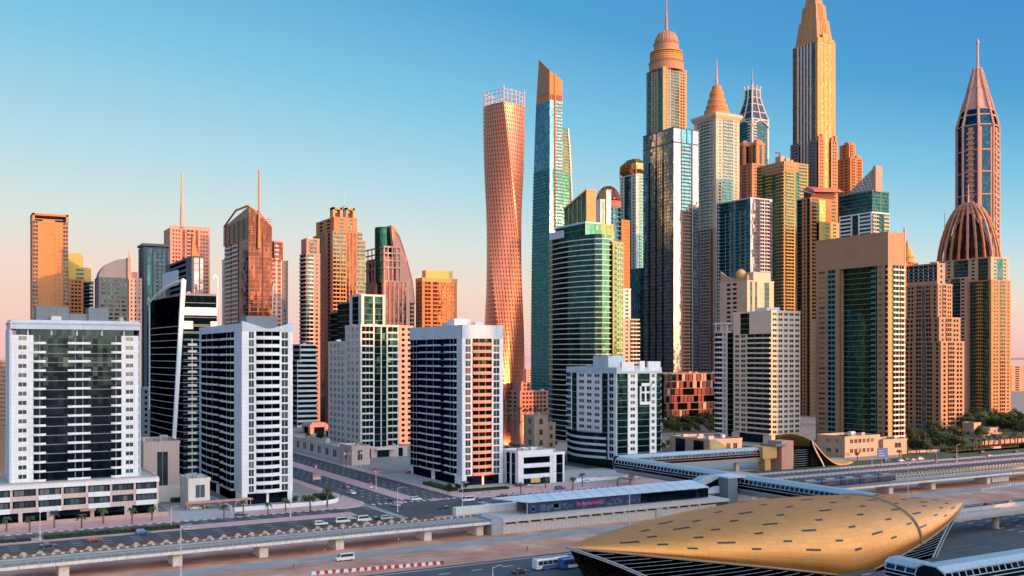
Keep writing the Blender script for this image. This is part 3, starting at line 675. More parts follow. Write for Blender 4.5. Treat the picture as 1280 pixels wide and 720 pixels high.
for a, b_ in (((0, 0), (.28, .28)), ((1, 0), (.72, .28)), ((0, 1), (.28, .72))): m.path([(W * a[0], L * a[1], zt), (W * a[0], L * a[1], T.z(208)), (W * b_[0], L * b_[1], T.z(196))], .7, 5)
m.build("crown_frame", "orange", T.root); T.done()
# --- beige tower, flared cornice, stepped dome
T = Tow("residential_tower", "beige and teal tower with flared cornice and stepped round cap and spire", 868, 895, 924, 1150, glass="gl_teal", wall="cream")
W, L = T.W, T.L; zt = T.z(148)
T.block(0, 0, W, L, T.z(285), zt, "s2 w3 s1 c5 c5 s1 w3 s2", "s2 w3 c8 w3 s2", fh=3.8, wall="cream", balm="cream", bd=1.2)
T.block(.3, .3, W - .3, L - .3, 0, T.z(285), "s2 w3 s1 b5 b5 s1 w3 s2", "s2 w3 b8 w3 s2", fh=3.8, wall="beige", wall2="brown", balm="beige", bd=1.0, glass="gl_dark")
m = MB(); m.loft([[(x, y, z_) for x, y in poly_box(-e, -e, W + e, L + e)] for z_, e in ((zt, .3), (zt + 4, 3.0), (zt + 7, 3.2), (zt + 7.2, 2.5))]); m.build("cornice", "cream", T.root)
cx, cy = W / 2, L / 2
prof = [(20, zt + 7), (20, T.z(132)), (17, T.z(131)), (17, T.z(126)), (14.5, T.z(124)), (14, T.z(118)), (11.5, T.z(116)), (11, T.z(108)), (8.5, T.z(106)), (7.5, T.z(101)), (3, T.z(99))]
m = MB(); m.lathe([(r * .72, z_) for r, z_ in prof], cx, cy, 28); m.build("stepped_cap", "orange", T.root)
m = MB(); [m.lathe([(r_ * .72 + .4, T.z(py)), (r_ * .72 + .4, T.z(py) + 1.2)], cx, cy, 28) for r_, py in ((20, 137), (17, 128), (14.3, 121), (11.3, 112))]; m.build("cap_bands", "gold", T.root)
T.spire(cx, cy, T.z(100), T.z(65), 1.8, .3, "pink"); T.done()
# --- dark blue tower with white concave crown
T = Tow("crowned_tower", "dark blue glass tower with white concave tapering crown and thin mast", 920, 940, 961, 1350, glass="gl_navy", wall="offwhite")
W, L = T.W, T.L; zt = T.z(148)
T.block(0, 0, W, L, 0, zt, "s1 b2 h8 s1", "s1 h8 b2 s1", fh=4, gl2="gl_navy", balm="offwhite", bd=1.4)
c_ = [(0, zt), (.10, T.z(138)), (.2, T.z(127)), (.265, T.z(118)), (.28, T.z(108))]
m = MB(); m.loft([[(x, y, z_) for x, y in poly_box(W * a, L * a, W * (1 - a), L * (1 - a))] for a, z_ in c_]); m.build("crown", "gl_far", T.root)
m = MB()
for f_ in ((lambda a: (W * a, L * a)), (lambda a: (W * (1 - a), L * a)), (lambda a: (W * a, L * (1 - a))), (lambda a: (W * .5, L * a - .5)), (lambda a: (W * a - .5, L * .5))):
    m.path([(*f_(a), z_) for a, z_ in c_] + [(*f_(c_[-1][0] - .04), T.z(103))], 1.1, 5)
for a, z_ in c_[1:]:
    q = [(x, y, z_) for x, y in poly_box(W * a, L * a, W * (1 - a), L * (1 - a))]; m.path(q + [q[0]], .6, 5)
m.build("crown_ribs", "offwhite", T.root)
for fx in (0, 1):
    m = MB(); pts = []
    for i in range(9):
        q = i / 8; pts.append(((W * q, -.9) if fx else (-.9, L * q)) + (zt - 10 + 9 * math.sin(math.pi * q),))
    m.path(pts, 1.0, 5); m.build("arched_rim", "offwhite", T.root)
T.spire(W / 2, L / 2, T.z(108), T.z(78), 2.0, .3, "grey"); T.done()
T = Tow("residential_tower", "tan tower with twin pedimented turrets in front of the dark blue tower", 921, 940, 959, 1220, glass="gl_dark", wall="orange")
W, L = T.W, T.L
T.block(0, 0, W, L, 0, T.z(205), "s1 w2 s1 b3 s1 w2 s1", "s1 w2 s1 b3 s1 w2 s1", fh=3.8, balm="orange")
for x0, y0 in ((W * .3, 0), (0, L * .55)):
    T.block(x0, y0, x0 + W * .5, y0 + L * .35, T.z(205), T.z(180), "s1 g1 s1", "s1 g1 s1", fh=4, roof=False)
    m = MB(); m.loft([[(x, y, z_) for x, y in poly_box(x0 - .8 + a, y0 - .8 + a, x0 + W * .5 + .8 - a, y0 + L * .35 + .8 - a)] for z_, a in ((T.z(180), 0), (T.z(178), 0), (T.z(174), 3), (T.z(171.5), 4.8))]); m.build("pediment", "orange", T.root)
T.done()
# --- lower blue and pink glass tower
T = Tow("glass_tower", "mid height glass tower, turquoise on its left and pale lilac on its right", 896, 938, 965, 980, glass="gl_teal", wall="lilac")
W, L = T.W, T.L; zt = T.z(248)
T.block(0, 0, W, L, 0, zt, "h12 v1 b6 s1 b6 h4", "b3 g14 v1 g14", fh=3.6, wall="lilac", gl2="gl_lilac", balm="lilac", fin="slate", bd=.9, units=2, post=False)
T.fac("L", 0, 0, L, 0, T.z(262), "d2 d7 d7", fh=3.6, balm="teal", bd=.55); T.done()
# --- green gold tower
T = Tow("residential_tower", "green and gold tower with strips of green glass and slanting golden balconies", 946, 980, 1010, 1080, glass="gl_green", wall="ochre")
W, L = T.W, T.L; zt = T.z(203)
T.block(0, 0, W, L, 0, zt, "s1 b8 s1 g3 b8 s1", "b6 g3 b6 g4 b7", fh=3.6, wall="ochre", balm="gold", bd=1.5)
T.fac("L", 0, 0, L * .45, zt - 11, zt, "s1", fh=4); T.b("wall", "tan").box(-.7, -.7, zt - 9, W * .6, L * .8, zt + 1.5)
for x0, y0, x1, y1, zz_ in ((3, 8, 9, 16, 193), (9.6, 6, 15, 14, 195), (15.6, 5, 19, 12, 197)):
    m = MB(); m.box(x0, y0, zt + 1.5, x1, y1, T.z(zz_)); m.build("plant_room", "beige", T.root)
m = MB(); m.path([(4, 10, T.z(193)), (4, 10, T.z(189)), (0, 13, T.z(187.5))], .9, 5); m.build("window_crane", "red", T.root); T.done()
# --- tallest, gold ribbed
T = Tow("ribbed_tower", "tallest grey and gold tower with vertical ribs and tapering stepped crown", 991, 1022, 1044, 1250, glass="gl_dark", wall="ochre")
W, L = T.W, T.L; zt = T.z(51); zw = T.z(175)
T.block(0, 0, W, L, 0, zt, "s3 h2 s1.4 h2 s1.4 h2 s3", "g4 s1 v1 g2 v1 g2 v1 g2 v1 g2 v1 g4 s2", fh=4, wall="ochre", fin="offwhite", glass="gl_far", gl2="gl_gold")
for u0, u1 in ((-1.5, W * .26), (W * .66, W + 1.5)):
    T.b("glazing", "gl_dark").box(u0, -2.6, 0, u1, 4, zw); T.fac("R", -2.6, u0, u1, 0, zw, "s1 w2 w2 s1", fh=4, wall="orange", glass="gl_dark")
    for q in (0, .5): T.b("wall", "orange").box(u0 + (u1 - u0) * (q + .1), -2.6, zw, u0 + (u1 - u0) * (q + .4), 3, zw + 5 + 6 * q)
for v0, v1 in ((-1, L * .32), (L * .68, L + 1.5)):
    T.b("glazing", "gl_dark").box(-2.6, v0, 0, 4, v1, zw - 2); T.fac("L", -2.6, v0, v1, 0, zw - 2, "s1 w2 w2 s1", fh=4, wall="dgrey", glass="gl_dark"); T.b("wall", "dgrey").box(-2.6, v0, zw - 2, 2, v1, zw + 1)
c_ = [(zt, .05), (T.z(20), .15), (T.z(19), .19), (T.z(0), .23), (T.z(-1), .28), (T.z(-16), .34), (T.z(-30), .46)]
m = MB(); m.loft([[(x, y, z_) for x, y in poly_box(W * a, L * a, W * (1 - a), L * (1 - a))] for z_, a in c_]); m.build("crown", "tan", T.root)
m = MB()
for q in (.3, .42, .54, .66):
    m.path([(W * (a + (1 - 2 * a) * q), L * a - .3, z_) for z_, a in c_[:5]], .55, 4)
    m.path([(W * a - .3, L * (a + (1 - 2 * a) * q), z_) for z_, a in c_[:5]], .55, 4)
m.build("crown_ribs", "gold", T.root)
m = MB()
for x0 in (.0, .28, .62): m.box(W * x0, -.6, zt, W * (x0 + .3), .4, zt + 5 + 6 * (x0 == .28))
m.build("parapet_steps", "ochre", T.root); T.done()
# --- orange canopy tower
T = Tow("residential_tower", "teal and orange tower with a projecting red orange roof canopy", 996, 1013, 1047, 1000, glass="gl_dgreen", wall="orange")
W, L = T.W, T.L; zt = T.z(248); zy = T.z(278)
T.block(0, 0, W, L, 0, zt, "s2 b8 s2 h9 s6 w8 s2", "s1 g9 s2 w5 s2 g5 s1", fh=3.7, wall="orange", gl2="gl_gold", balm="ochre", bd=1.0)
T.b("glazing", "gl_dark").box(W * .2, -4, 0, W * .96, 0, zy); T.fac("R", -4, W * .2, W * .96, 0, zy, "s5 w6 s2 w5 s3", fh=3.7, wall="yellow"); T.roof(W * .2, -4, W * .96, -.5, zy, "yellow", 1.2)
T.b("wall", "dtan").box(-.35, -.36, 0, W * .2, -.302, T.z(400))
m = MB(); m.hexa([(-2, -7, T.z(241)), (W + 2.5, -6, T.z(237)), (W + 2, L * .6, T.z(236)), (2, L * .7, T.z(236)), (1, -3, T.z(237)), (W * .8, -3, T.z(231)), (W * .85, L * .5, T.z(230)), (5, L * .5, T.z(231))]); m.build("roof_canopy", "red", T.root)
m = MB(); m.box(2, 1, zt, W - 3, L * .6, T.z(238)); m.build("roof_storey", "brown", T.root)
m = MB(); m.path([(2, -4, T.z(243)), (-6, 12, T.z(236))], .8, 5); m.path([(0, -5, T.z(243)), (-8, 8, T.z(237))], .6, 5); m.build("canopy_wing", "grey", T.root); T.done()
T = Tow("residential_tower", "orange lit stepped block peeking out behind the canopied tower", 1042, 1063, 1078, 1300, glass="gl_bronze", wall="orange")
W, L = T.W, T.L
T.block(0, 0, W, L, 0, T.z(198), "s1 b3 s1 w2 b3 s1", "s1 w2 w2 w2 s1", fh=3.8); T.block(2, 4, W * .6, L * .7, T.z(198), T.z(180), "s1 b3 s1 w1 s1", "s1 w2 s1", fh=3.8); 
T.block(W * .62, 2, W, L * .4, T.z(198), T.z(194), "s1", "s1", fh=3.8, post=False)
m = MB(); [m.box(W * q, 6, T.z(181), W * q + 2, 14, T.z(176) ) for q in (.15, .35, .5)]; m.build("roof_fins", "rose", T.root); T.done()
# --- green glass with sail
T = Tow("office_tower", "dark green glass top with white banded lower floors and a slanted lattice sail", 1049, 1090, 1111, 950, glass="gl_dgreen", wall="white")
W, L = T.W, T.L; zt = T.z(239); zb_ = T.z(266)
T.block(0, 0, W, L, zb_, zt, "g4 s.4 g4", "g3 g3", fh=3.7, wall="green", post=False, units=0)
T.block(0, 0, W, L, 0, zb_, "b5 g4 b5", "s1 r9 s1 g5 s1 r9 s1", fh=3.7, wall="white", balm="cream", post=False)
ya, yb_ = T.y(1092, 4), T.y(1062, 4)
m = MB(); m.xprism([(ya, zt), (yb_, zt), (yb_, zt + 4), (ya, T.z(209))][::-1], 4, 5.2); m.build("sail_panel", "grey", T.root)
m = MB()
for i in range(9):
    q = i / 8; m.tube((3.7, yb_ + (ya - yb_) * q, zt), (3.7, yb_ + (ya - yb_) * max(0, q - .25), zt + (T.z(209) - zt) * max(.08, q - .2)), .3, .3, 5)
    m.tube((3.7, ya, zt + (T.z(209) - zt) * q), (3.7, yb_ + (ya - yb_) * min(.98, q), zt + (T.z(209) - zt) * q * .98 + .5), .25, .25, 5)
m.build("sail_lattice", "offwhite", T.root)
m = MB(); m.box(3.2, ya - 3.2, zt, 12, ya, T.z(207)); m.build("sail_edge", "rose", T.root); T.done()
# --- mosaic low-rise and lilac block
T = Tow("podium_building", "low maroon and cream chequered block behind the park trees", 824, 830, 900, 870, cat="low building", glass="gl_dark", wall="maroon", detail=1)
W = T.W; zt = T.z(468); n = 6; fh = (zt - 6) / n; T.b("glazing", "gl_dark").box(0, 0, 0, W, 30, zt)
T.fac("R", 0, 0, W, 0, 6, "s1 g3 s1 g3 s1 g3 s1 g3 s1 g3 s1", fh=6, wall="cream")
rn = random.Random(3)
for i in range(n):
    u = -rn.uniform(0, 3)
    T.emit(T.b("wall", "dtan"), "R", 0, 0, W, 0, .2, 6 + i * fh, 6 + i * fh + .5)
    while u < W - 1:
        w_ = rn.uniform(2.2, 4.5); c = rn.choice(["maroon", "brown", None, "beige", "maroon", None, None, "brown"])  # panel tones kept dark: the block's shade is put into its colours
        if c: T.emit(T.b("wall_panel", c), "R", 0, max(0, u), min(W, u + w_), 0, .4, 6 + i * fh + .5, 6 + (i + 1) * fh)
        u += w_ + (.9 if c else 0)
T.roof(0, 0, W, 30, zt, "dtan", 1, 6); T.done()
T = Tow("apartment_tower", "slim beige apartment block with stacked balconies between round tower and blue tower", 768, 779, 799, 900, glass="gl_dark", wall="cream")
T.block(0, 0, T.W, T.L, 0, T.z(400), "s1 w3 s1 b7", "s1 w2 s1", fh=3.6, balm="offwhite", bd=1.4); T.block(0, 1, T.W * .5, T.L - 1, T.z(400), T.z(362), "s1 w3 s1", "s1", fh=3.6, roof=True, wall="offwhite"); T.done()

# ================================================================== RIGHT
# --- cream tower with wrapped balconies
T = Tow("apartment_tower", "cream tower with wraparound white balconies at its corner and small square windows", 917, 964, 1000, 682, glass="gl_dark", wall="ivory", detail=2)
W, L = T.W, T.L; zt = T.z(390); yb_ = T.y(933); z8 = T.z(417)
T.block(0, 0, W, L, 6, z8, "s2 w9 s3 w9 s3 w8 s3 w9 s3 w9 s2", "s2 w6 s2 w6 s2 b30", fh=3.5, balm="offwhite", bd=1.6, sill=.3, jamb=.04, roof=False)
T.block(0, 0, W, L, z8, zt, "s2 w9 s3 w9 s3 w8 s3 w9 s3 w9 s2", "s6 g8 s6 s12", fh=3.7, sill=.4, jamb=.04, units=2)
T.block(-.5, -.8, W + .6, L + 1, 0, 5.9, "s1 g3 s1 g3 s1", "s1 g3 s1", fh=5.8, roof=False)
m = MB(); m.box(4, 8, zt, 16, 20, T.z(383)); m.build("plant_room", "white", T.root); T.done()
T = Tow("apartment_wing", "narrow wing of white curved balconies and open roof frame beside the cream tower", 894, 909, 919, 715, glass="gl_dgreen", wall="offwhite", detail=2)
T.block(0, 0, T.W, T.L, 0, T.z(416), "g1", "c6 s1 w2 s1", fh=3.6, balm="white", bd=2.0)
m = MB()
for y_ in (0.5, T.L * .5, T.L - .5): m.box(0, y_ - .3, T.z(416), .6, y_ + .3, T.z(405)); m.box(T.W - .6, y_ - .3, T.z(416), T.W, y_ + .3, T.z(405))
m.box(-.6, -.6, T.z(405), T.W + .6, T.L + .6, T.z(403)); m.build("roof_frame", "white", T.root); T.done()
T = Tow("apartment_tower", "beige block with a curved winged roofline and gold roof ball behind the cream tower", 900, 934, 967, 800, glass="gl_dark", wall="beige", detail=1)
W, L = T.W, T.L
T.block(0, 0, W, L, 0, T.z(352), "s1 g1 s1 g1 s3 g2 s2", "s2 w2 w2 s3", fh=3.7, wall="cream", units=1)
m = MB(); m.xprism([(0, T.z(352)), (L, T.z(352)), (L, T.z(336)), (L * .8, T.z(342)), (L * .45, T.z(348)), (0, T.z(344))][::-1], .4, 1.6); m.build("wing_parapet", "beige", T.root)
m = MB(); m.box(W * .3, 2, T.z(352), W * .95, L * .7, T.z(339)); m.build("plant_room", "cream", T.root)
cx, cy = dp(926, 815); m = MB(); m.lathe([(4.2 * math.cos(a), T.z(341) + 4.2 * math.sin(a)) for a in [-math.pi / 2 + i * math.pi / 12 for i in range(13)]], cx - T.s, cy - T.t, 20); m.lathe([(.8, T.z(352)), (.8, T.z(343))], cx - T.s, cy - T.t, 8); m.build("roof_ball", "gold", T.root, True); T.done()
# --- tan portal tower
T = Tow("portal_tower", "broad tan tower framed like a gateway round a tall dark glass recess", 1020, 1110, 1131, 650, glass="gl_dgreen", wall="tan", detail=2)
W, L = T.W, T.L; zt = T.z(291); zb_ = T.z(331)
y_ = lambda px: T.y(px)
ya, yb_ = y_(1096), y_(1051)
core = T.b("glazing", "gl_dgreen"); core.box(3, 0.3, 0, W, L, zb_); core.box(.02, .02, 0, 3, ya, zb_); core.box(.02, yb_, 0, 3, L - .02, zb_)
T.fac("L", 0, 0, ya, 0, zb_, "s4 w8 s6 b6", fh=3.5, balm="tan", sill=.45, jamb=.05, bd=1)
T.fac("L", 0, yb_, L, 0, zb_, "s3 w8 s3 b8 s6", fh=3.5, balm="teal", sill=.45, jamb=.05, bd=1)
T.fac("L", 3, ya, yb_, 0, zb_, "g12 g12 g12 b10", fh=3.5, balm="teal", bd=1.0)
T.b("wall", "tan").box(-.3, -.3, zb_, W + .3, L + .3, zt); T.b("wall", "tan").box(-.3, ya - .6, 0, 3.0, ya + .02, zb_); T.b("wall", "tan").box(-.3, yb_ - .02, 0, 3.0, yb_ + .6, zb_)
T.fac("R", 0, 0, W, 0, zb_, "s6 b10 s1 b7 s2", fh=3.5, balm="offwhite", wall="ochre", bd=1.5); T.b("wall", "tan").box(-.307, -.307, 0, 0, 0, zb_)  # ochre puts the golden sunlight into the right face's wall colour
T.fac("E", W, 0, L, 0, zb_, "r1", fh=3.5); T.fac("K", L, 0, W, 0, zb_, "r1", fh=3.5); T.roof(0, 0, W, L, zt, "tan", .9, 3)
m = MB(); m.box(W - .8, -.6, zb_, W + .2, .4, zt + 4); m.build("corner_mast", "pink", T.root)
T.done(); B10 = T
P = Tow("tower_podium", "long peach two storey podium with a rooftop pool in front of portal tower", 1022, 1056, 1099, 590, cat="podium", glass="gl_dark", wall="beige", detail=2); zt = P.z(548)
P.block(0, 0, P.W, P.L, 0, zt, "s3 w3 w3 w3 w3 w3 w3 s4", "s6 w5 s2 w3 s4", fh=zt / 2, wall="beige", sill=.45, jamb=.15, units=2)
m = MB(); m.box(2, 6, zt + .13, P.W * .6, P.L * .7, zt + .5); m.build("rooftop_pool", "gl_teal", P.root); P.done()
P = Tow("tower_podium", "small peach base block under the lit corner of portal tower", 1099, 1104, 1133, 603, cat="podium", glass="gl_dark", wall="beige", detail=2)
P.block(0, 0, P.W, 14, 0, P.z(552), "s6 w4 s3", "s1", fh=P.z(552), wall="beige", sill=.5, jamb=.05); P.done()
# --- stepped tan tower
T = Tow("stepped_tower", "stepped tan and pink tower with dark fan patterned screen at its top", 1130, 1176, 1205, 800, glass="gl_dark", wall="beige", detail=1)
W, L = T.W, T.L
lv = [(0, 0, W, L, 0, T.z(428)), (0, 1.5, W - 3, L - 1, T.z(428), T.z(398)), (.3, 3, W * .62, L - 2, T.z(398), T.z(356))]
cols_ = ("s1 w2 s1 b4 s1 w2 w2 s1", "s1 w3 w3 s2 b4 s.5 h3 s.5 b4 s2 w3 s1")
for i, (x0, y0, x1, y1, z0, z1) in enumerate(lv): T.block(x0, y0, x1, y1, z0, z1, *cols_, fh=3.5, wall="tan", balm="tan", bd=.9, gl2="gl_sky", sill=.3)
T.block(1, 4, W * .35, L - 2, T.z(356), T.z(329), "s2 w3 s2", "s1", fh=4, wall="rose", par=.6)
T.b("glazing", "gl_black").box(.2, 4.4, T.z(350), 1.05, L - 2.2, T.z(330)); m = MB()
y0, y1 = 4.6, L - 2.4; zz0, zz1 = T.z(350), T.z(331)
for i in range(6):
    ym_ = y0 + (y1 - y0) * (i + .5) / 6; hw_ = (y1 - y0) / 13
    m.box(-.1, ym_ - .12, zz0, .15, ym_ + .12, zz1)
    for j in range(4):
        zq = zz0 + (zz1 - zz0) * j / 4.4
        for sg in (-1, 1): m.tube((0, ym_, zq), (0, ym_ + sg * hw_, zq + (zz1 - zz0) * .2), .14, .1, 4)
m.build("fan_screen", "cool", T.root); T.done()
T = Tow("domed_pavilion", "small gold domed roof pavilion glimpsed behind the portal tower", 1123, 1131, 1147, 1150, cat="tower", glass="gl_bronze", wall="orange")
W, L = T.W, T.L
T.block(0, 0, W, L, 0, T.z(328), "s1 w2 w2 s1", "s1", fh=3.6); m = MB(); m.lathe([(7.5, T.z(328)), (7.5, T.z(322)), (8.4, T.z(321)), (5.5, T.z(314)), (2.5, T.z(308)), (.2, T.z(298))], W * .4, L * .4, 20); m.build("dome", "gold", T.root); T.done()
# --- onion ribbed tower
T = Tow("ribbed_crown_tower", "orange and turquoise tower topped by an open onion crown of curved ribs", 1160, 1239, 1263, 1000, glass="gl_teal", wall="orange", detail=1)
W, L = T.W, T.L; zt = T.z(322)
y1_ = T.y(1180)
T.block(1.2, 1.2, W * .94, L * .97, 0, zt, "s1 w2 g3 w2 s1", "s1 g5 s1 w2 s1 g6 s1 w2 s1 g4 s1", fh=3.7, wall="beige", roof=True)
T.block(W * .6 + .6, 2.5, W * .82, L * .5, 0, T.z(324), "s1 w2 s1", None, fh=3.7, post=False, wall="orange")
T.block(0, 0, W, L * .35, 0, T.z(351), "s1 w2 w2 s1 b4 s1 w2 s1", "s1 g4 b4 g4 s1", fh=3.7, wall="orange", balm="orange", bd=.9)
T.block(.4, L * .35 + .8, W * .7, L, 0, T.z(345), "s1", "s1 w2 g4 w2 s1 g4 w2 s1", fh=3.7, wall="beige", post=False)
cx, cy = W / 2, L / 2; rx, ry = W * .49, L * .46
z0 = T.z(322); hb = zat(250, 1037) - z0 - 3
el = lambda q, z_: [(cx + rx * q * math.cos(2 * math.pi * j / 28), cy + ry * q * math.sin(2 * math.pi * j / 28), z_) for j in range(28)]
m = MB(); m.loft([el(.84, z0 - 8), el(.84, z0 + 4), el(.72, z0 + 18), el(.52, z0 + 31), el(.28, z0 + 42), el(.06, z0 + 50)]); m.build("crown_core", "gl_bronze", T.root)
for q_ in (0, .5): T.b("wall", "beige").loft([el(.74, z0 + 3 + 14 * q_), el(.73 - .1 * q_, z0 + 5.5 + 14 * q_)])
for j in range(22):
    a = 2 * math.pi * j / 22; m = MB(); pts = []
    for i in range(10):
        q = i / 9; r_ = (math.cos(q * math.pi / 2) ** 1.05) * (1 - .10 * math.sin(q * math.pi)) + .035; pts.append((cx + rx * r_ * math.cos(a), cy + ry * r_ * math.sin(a), z0 + hb * (math.sin(q * math.pi / 2) ** .95)))
    for p, q in zip(pts, pts[1:]): m.tube(p, q, 1.5, 1.2, 6)
    m.build("crown_rib", ("rose", "tan", "orange")[j % 3], T.root)
T.spire(cx, cy, z0 + hb - 3, zat(228, 1030), 1.3, .3, "pink"); T.spire(cx - 8, cy + 22, z0 + 10, zat(262, 1030), .8, .3, "pink"); T.done()
# --- rocket tower
T = Tow("pointed_tower", "slender rocket shaped tower with pointed ribbed spire at the far right", 1199, 1222, 1247, 1300, glass="gl_navy", wall="rose")
cxw, cyw = dp(1222, 1325); T.root.location = (cxw, cyw, 0)
Q = 1325; r0 = 24 / F * Q * 1.04; Z = lambda py: zat(py, Q)
oc = lambda r, z: [(r * math.cos(R(-120 + 22.5 + 45 * j)), r * math.sin(R(-120 + 22.5 + 45 * j)), z) for j in range(8)]
m = MB(); m.loft([oc(r0 * .94, 0), oc(r0 * .94, Z(160)), oc(r0 * .72, Z(139))]); m.build("glazing", "gl_navy", T.root)
m = MB(); m.loft([oc(r0 * .70, Z(139)), oc(r0 * .42, Z(113)), oc(r0 * .16, Z(86)), oc(1.0, Z(82))]); m.build("spire_cone", "pink", T.root)
m = MB(); m2 = MB()
for j in range(8):
    pts = [oc(r0 * k_, z_)[j] for k_, z_ in ((.97, 0), (.97, Z(160)), (.74, Z(138)), (.45, Z(113)), (.18, Z(86)))]
    for p, q in zip(pts, pts[1:]): m.tube(p, q, 2.1, 1.5, 5)
for py in (139, 147, 160, 191, 218, 246, 276, 310): 
    k_ = .96 if py > 159 else .74 + (.22) * (py - 139) / 21; q = oc(r0 * k_, Z(py)); [m.tube(a, b_, .9, .9, 5) for a, b_ in zip(q, q[1:] + q[:1])]
m.build("ribs", "pink", T.root)
m = MB()
for j in range(8):
    a, b_ = Vector(oc(r0 * .945, 0)[j]), Vector(oc(r0 * .945, 0)[(j + 1) % 8]); d = ((a + b_) / 2).normalized() * .9; e0, e1 = ((.36, .64) if j % 2 else (.0, .14))
    for e0, e1 in (((.34, .66),) if j % 2 == 0 else ((.08, .2), (.8, .92))):
        p, q = a.lerp(b_, e0), a.lerp(b_, e1); m.hexa([p - d, q - d, q + d, p + d] [::1] and [p + d, q + d, q - d, p - d] + [v_ + Vector((0, 0, Z(163))) for v_ in (p + d, q + d, q - d, p - d)])
m.build("face_piers", "rose", T.root)
nb = 36
for i in range(nb):
    z_ = Z(400) + (Z(165) - Z(400)) * i / nb
    for j in (0, 2, 4, 6):
        a, b_ = oc(r0 * .96, z_)[j], oc(r0 * .96, z_)[(j + 1) % 8]
        a, b_ = Vector(a), Vector(b_); d = ((a + b_) / 2 - Vector((0, 0, z_))).normalized() * 2.2; a2, b2 = a.lerp(b_, .25), a.lerp(b_, .75)
        mb = MB(); mb.hexa([a2, a2 + d, b2 + d, b2] + [v_ + Vector((0, 0, 2.0)) for v_ in (a2, a2 + d, b2 + d, b2)]); T.items.append(("balcony", "rose", mb, None, (0, 0, 0)))
m = MB(); m.tube((0, 0, Z(84)), (0, 0, Z(56)), 1.6, 1.2, 8); m.lathe([(1.2, Z(56)), (2.2, Z(54)), (2.0, Z(52)), (.2, Z(48))], 0, 0, 10); m.build("spire", "pink", T.root); T.done()

# ================================================================== LEFT FAR
T = Tow("residential_tower", "tall orange lit slab tower with open square frame at its top, far left", 35, 41, 85, 900, glass="gl_dark", wall="orange")
W, L = T.W, T.L; zt = T.z(276); zz_ = T.z(266)
T.block(0, 0, W, 24, 0, zt, "b4 s1 s12 w1 s2 w1 s3 b4", "s1 w2 w2 w2 s1", fh=3.6, wall="orange", balm="orange", bd=.8, roof=False, sill=.5, jamb=.25)
m = MB(); m.box(-.4, -.4, zt, 1.6, 24, zz_); m.box(W - 1.6, -.4, zt, W + .4, 24, zz_); m.box(-.4, -.4, zz_ - 1.8, W + .4, 24, zz_); m.box(1.6, 20, zt, W - 1.6, 23, zz_ - 1.8 - 1); m.build("roof_frame", "orange", T.root)
m = MB(); m.box(W * .3, 8, zt, W * .65, 16, zt + 3.5); m.build("plant_room", "rose", T.root); T.b("roof", "concrete").box(0, 0, zt - .01, W, 24, zt + .1); T.done()
T = Tow("residential_tower", "short yellow and orange tower with a peaked turret beside the tall slab tower", 84, 86, 117, 960, glass="gl_dgreen", wall="orange")
W, L = T.W, 24
T.block(0, 0, W * .58, L, 0, T.z(350), "s1 w2 w2 w2 s1", "s1 w2 s1", fh=3.6); T.block(W * .58 + .7, 1, W, L, 0, T.z(352), "h4 b3", None, fh=3.6, post=False, balm="offwhite")
T.block(0, 1, W * .9, L, T.z(350), T.z(335), "s1 w2 s1", "s1", fh=4, wall="yellow", post=False)
m = MB(); m.yprism([(0, T.z(335)), (W * .6, T.z(335)), (W * .6, T.z(320)), (W * .5, T.z(315)), (0, T.z(316))][::-1], 3, 14); m.build("turret", "yellow", T.root); T.done()
T = Tow("glass_tower", "dark glass block with a quarter round dome roof and slim mast", 121, 124, 177, 850, glass="gl_navy", wall="rose")
W, L = T.W, 26; zt = T.z(348); xd = T.x(160)
T.block(0, 0, xd, L, 0, zt, "s.6 w3 s.6 w3 s.6 w3 s.6 w3 s.6", "s1 w2 s1", fh=3.6, wall="navy", jamb=.05)
T.block(xd + .5, -1, W, L - 2, 0, zt, "s1 w2 s1 w2 s1 w2 s1", None, fh=3.6, wall="pink", post=False)
n = 10; hd = T.z(322) - zt
m = MB(); m.yprism([(xd, zt + .3), (xd, T.z(322))] + [(xd * (1 - math.sin(math.pi / 2 * i / n)), zt + .3 + hd * math.cos(math.pi / 2 * i / n)) for i in range(1, n + 1)], 3, 20); m.build("dome_roof", "slate", T.root)
m = MB(); m.box(xd, 1, zt, xd + 2.5, 20, T.z(320)); m.build("dome_wall", "rose", T.root); m = MB(); m.box(xd + 2.5, 2, zt, W - 3, 18, T.z(338)); m.build("plant_room", "rose", T.root)
T.spire(xd + 1.2, 3, T.z(320), T.z(308), .6, .2, "rose"); T.done()
T = Tow("residential_tower", "narrow dark blue grey tower with flat overhanging roof and green strip", 177, 180, 211, 880, glass="gl_dark", wall="slate")
W = T.W
T.block(0, 0, W, 26, 0, T.z(310), "s2 h3 s1 g8 s2", "s1 w2 s1", fh=3.6, wall="navy", gl2="gl_navy")
T.fac("R", 0, W * .45, W, 0, T.z(312), "w2 w2 w2", fh=3.6, wall="slate", wall2="navy")
m = MB(); m.box(-1.2, -1.4, T.z(307), W + .8, 27, T.z(304)); m.build("roof_slab", "dgrey", T.root); T.done()
T = Tow("lattice_tower", "pink lattice framed tower with a very tall needle mast", 210, 213, 262, 950, glass="gl_red", wall="rose")
W = T.W; zt = T.z(286)
T.block(0, 0, W, 30, 0, zt, "s1 w2 w2 w2 s1 g2 s1 b5 s1 g2 s1 w2 w2 w2 s1", "s1 w2 w2 s1", fh=3.6, balm="pink", jamb=.2)
m = MB(); [m.box(W * i / 9 - .4, 0, zt, W * i / 9 + .4, 1, T.z(282)) for i in range(10)]; m.box(-.4, -.1, T.z(283), W + .4, 1.1, T.z(281.5)); m.build("roof_frame", "rose", T.root)
T.spire(T.x(228.5), 4, zt, T.z(214), 2.2, .7, "pink"); T.done()
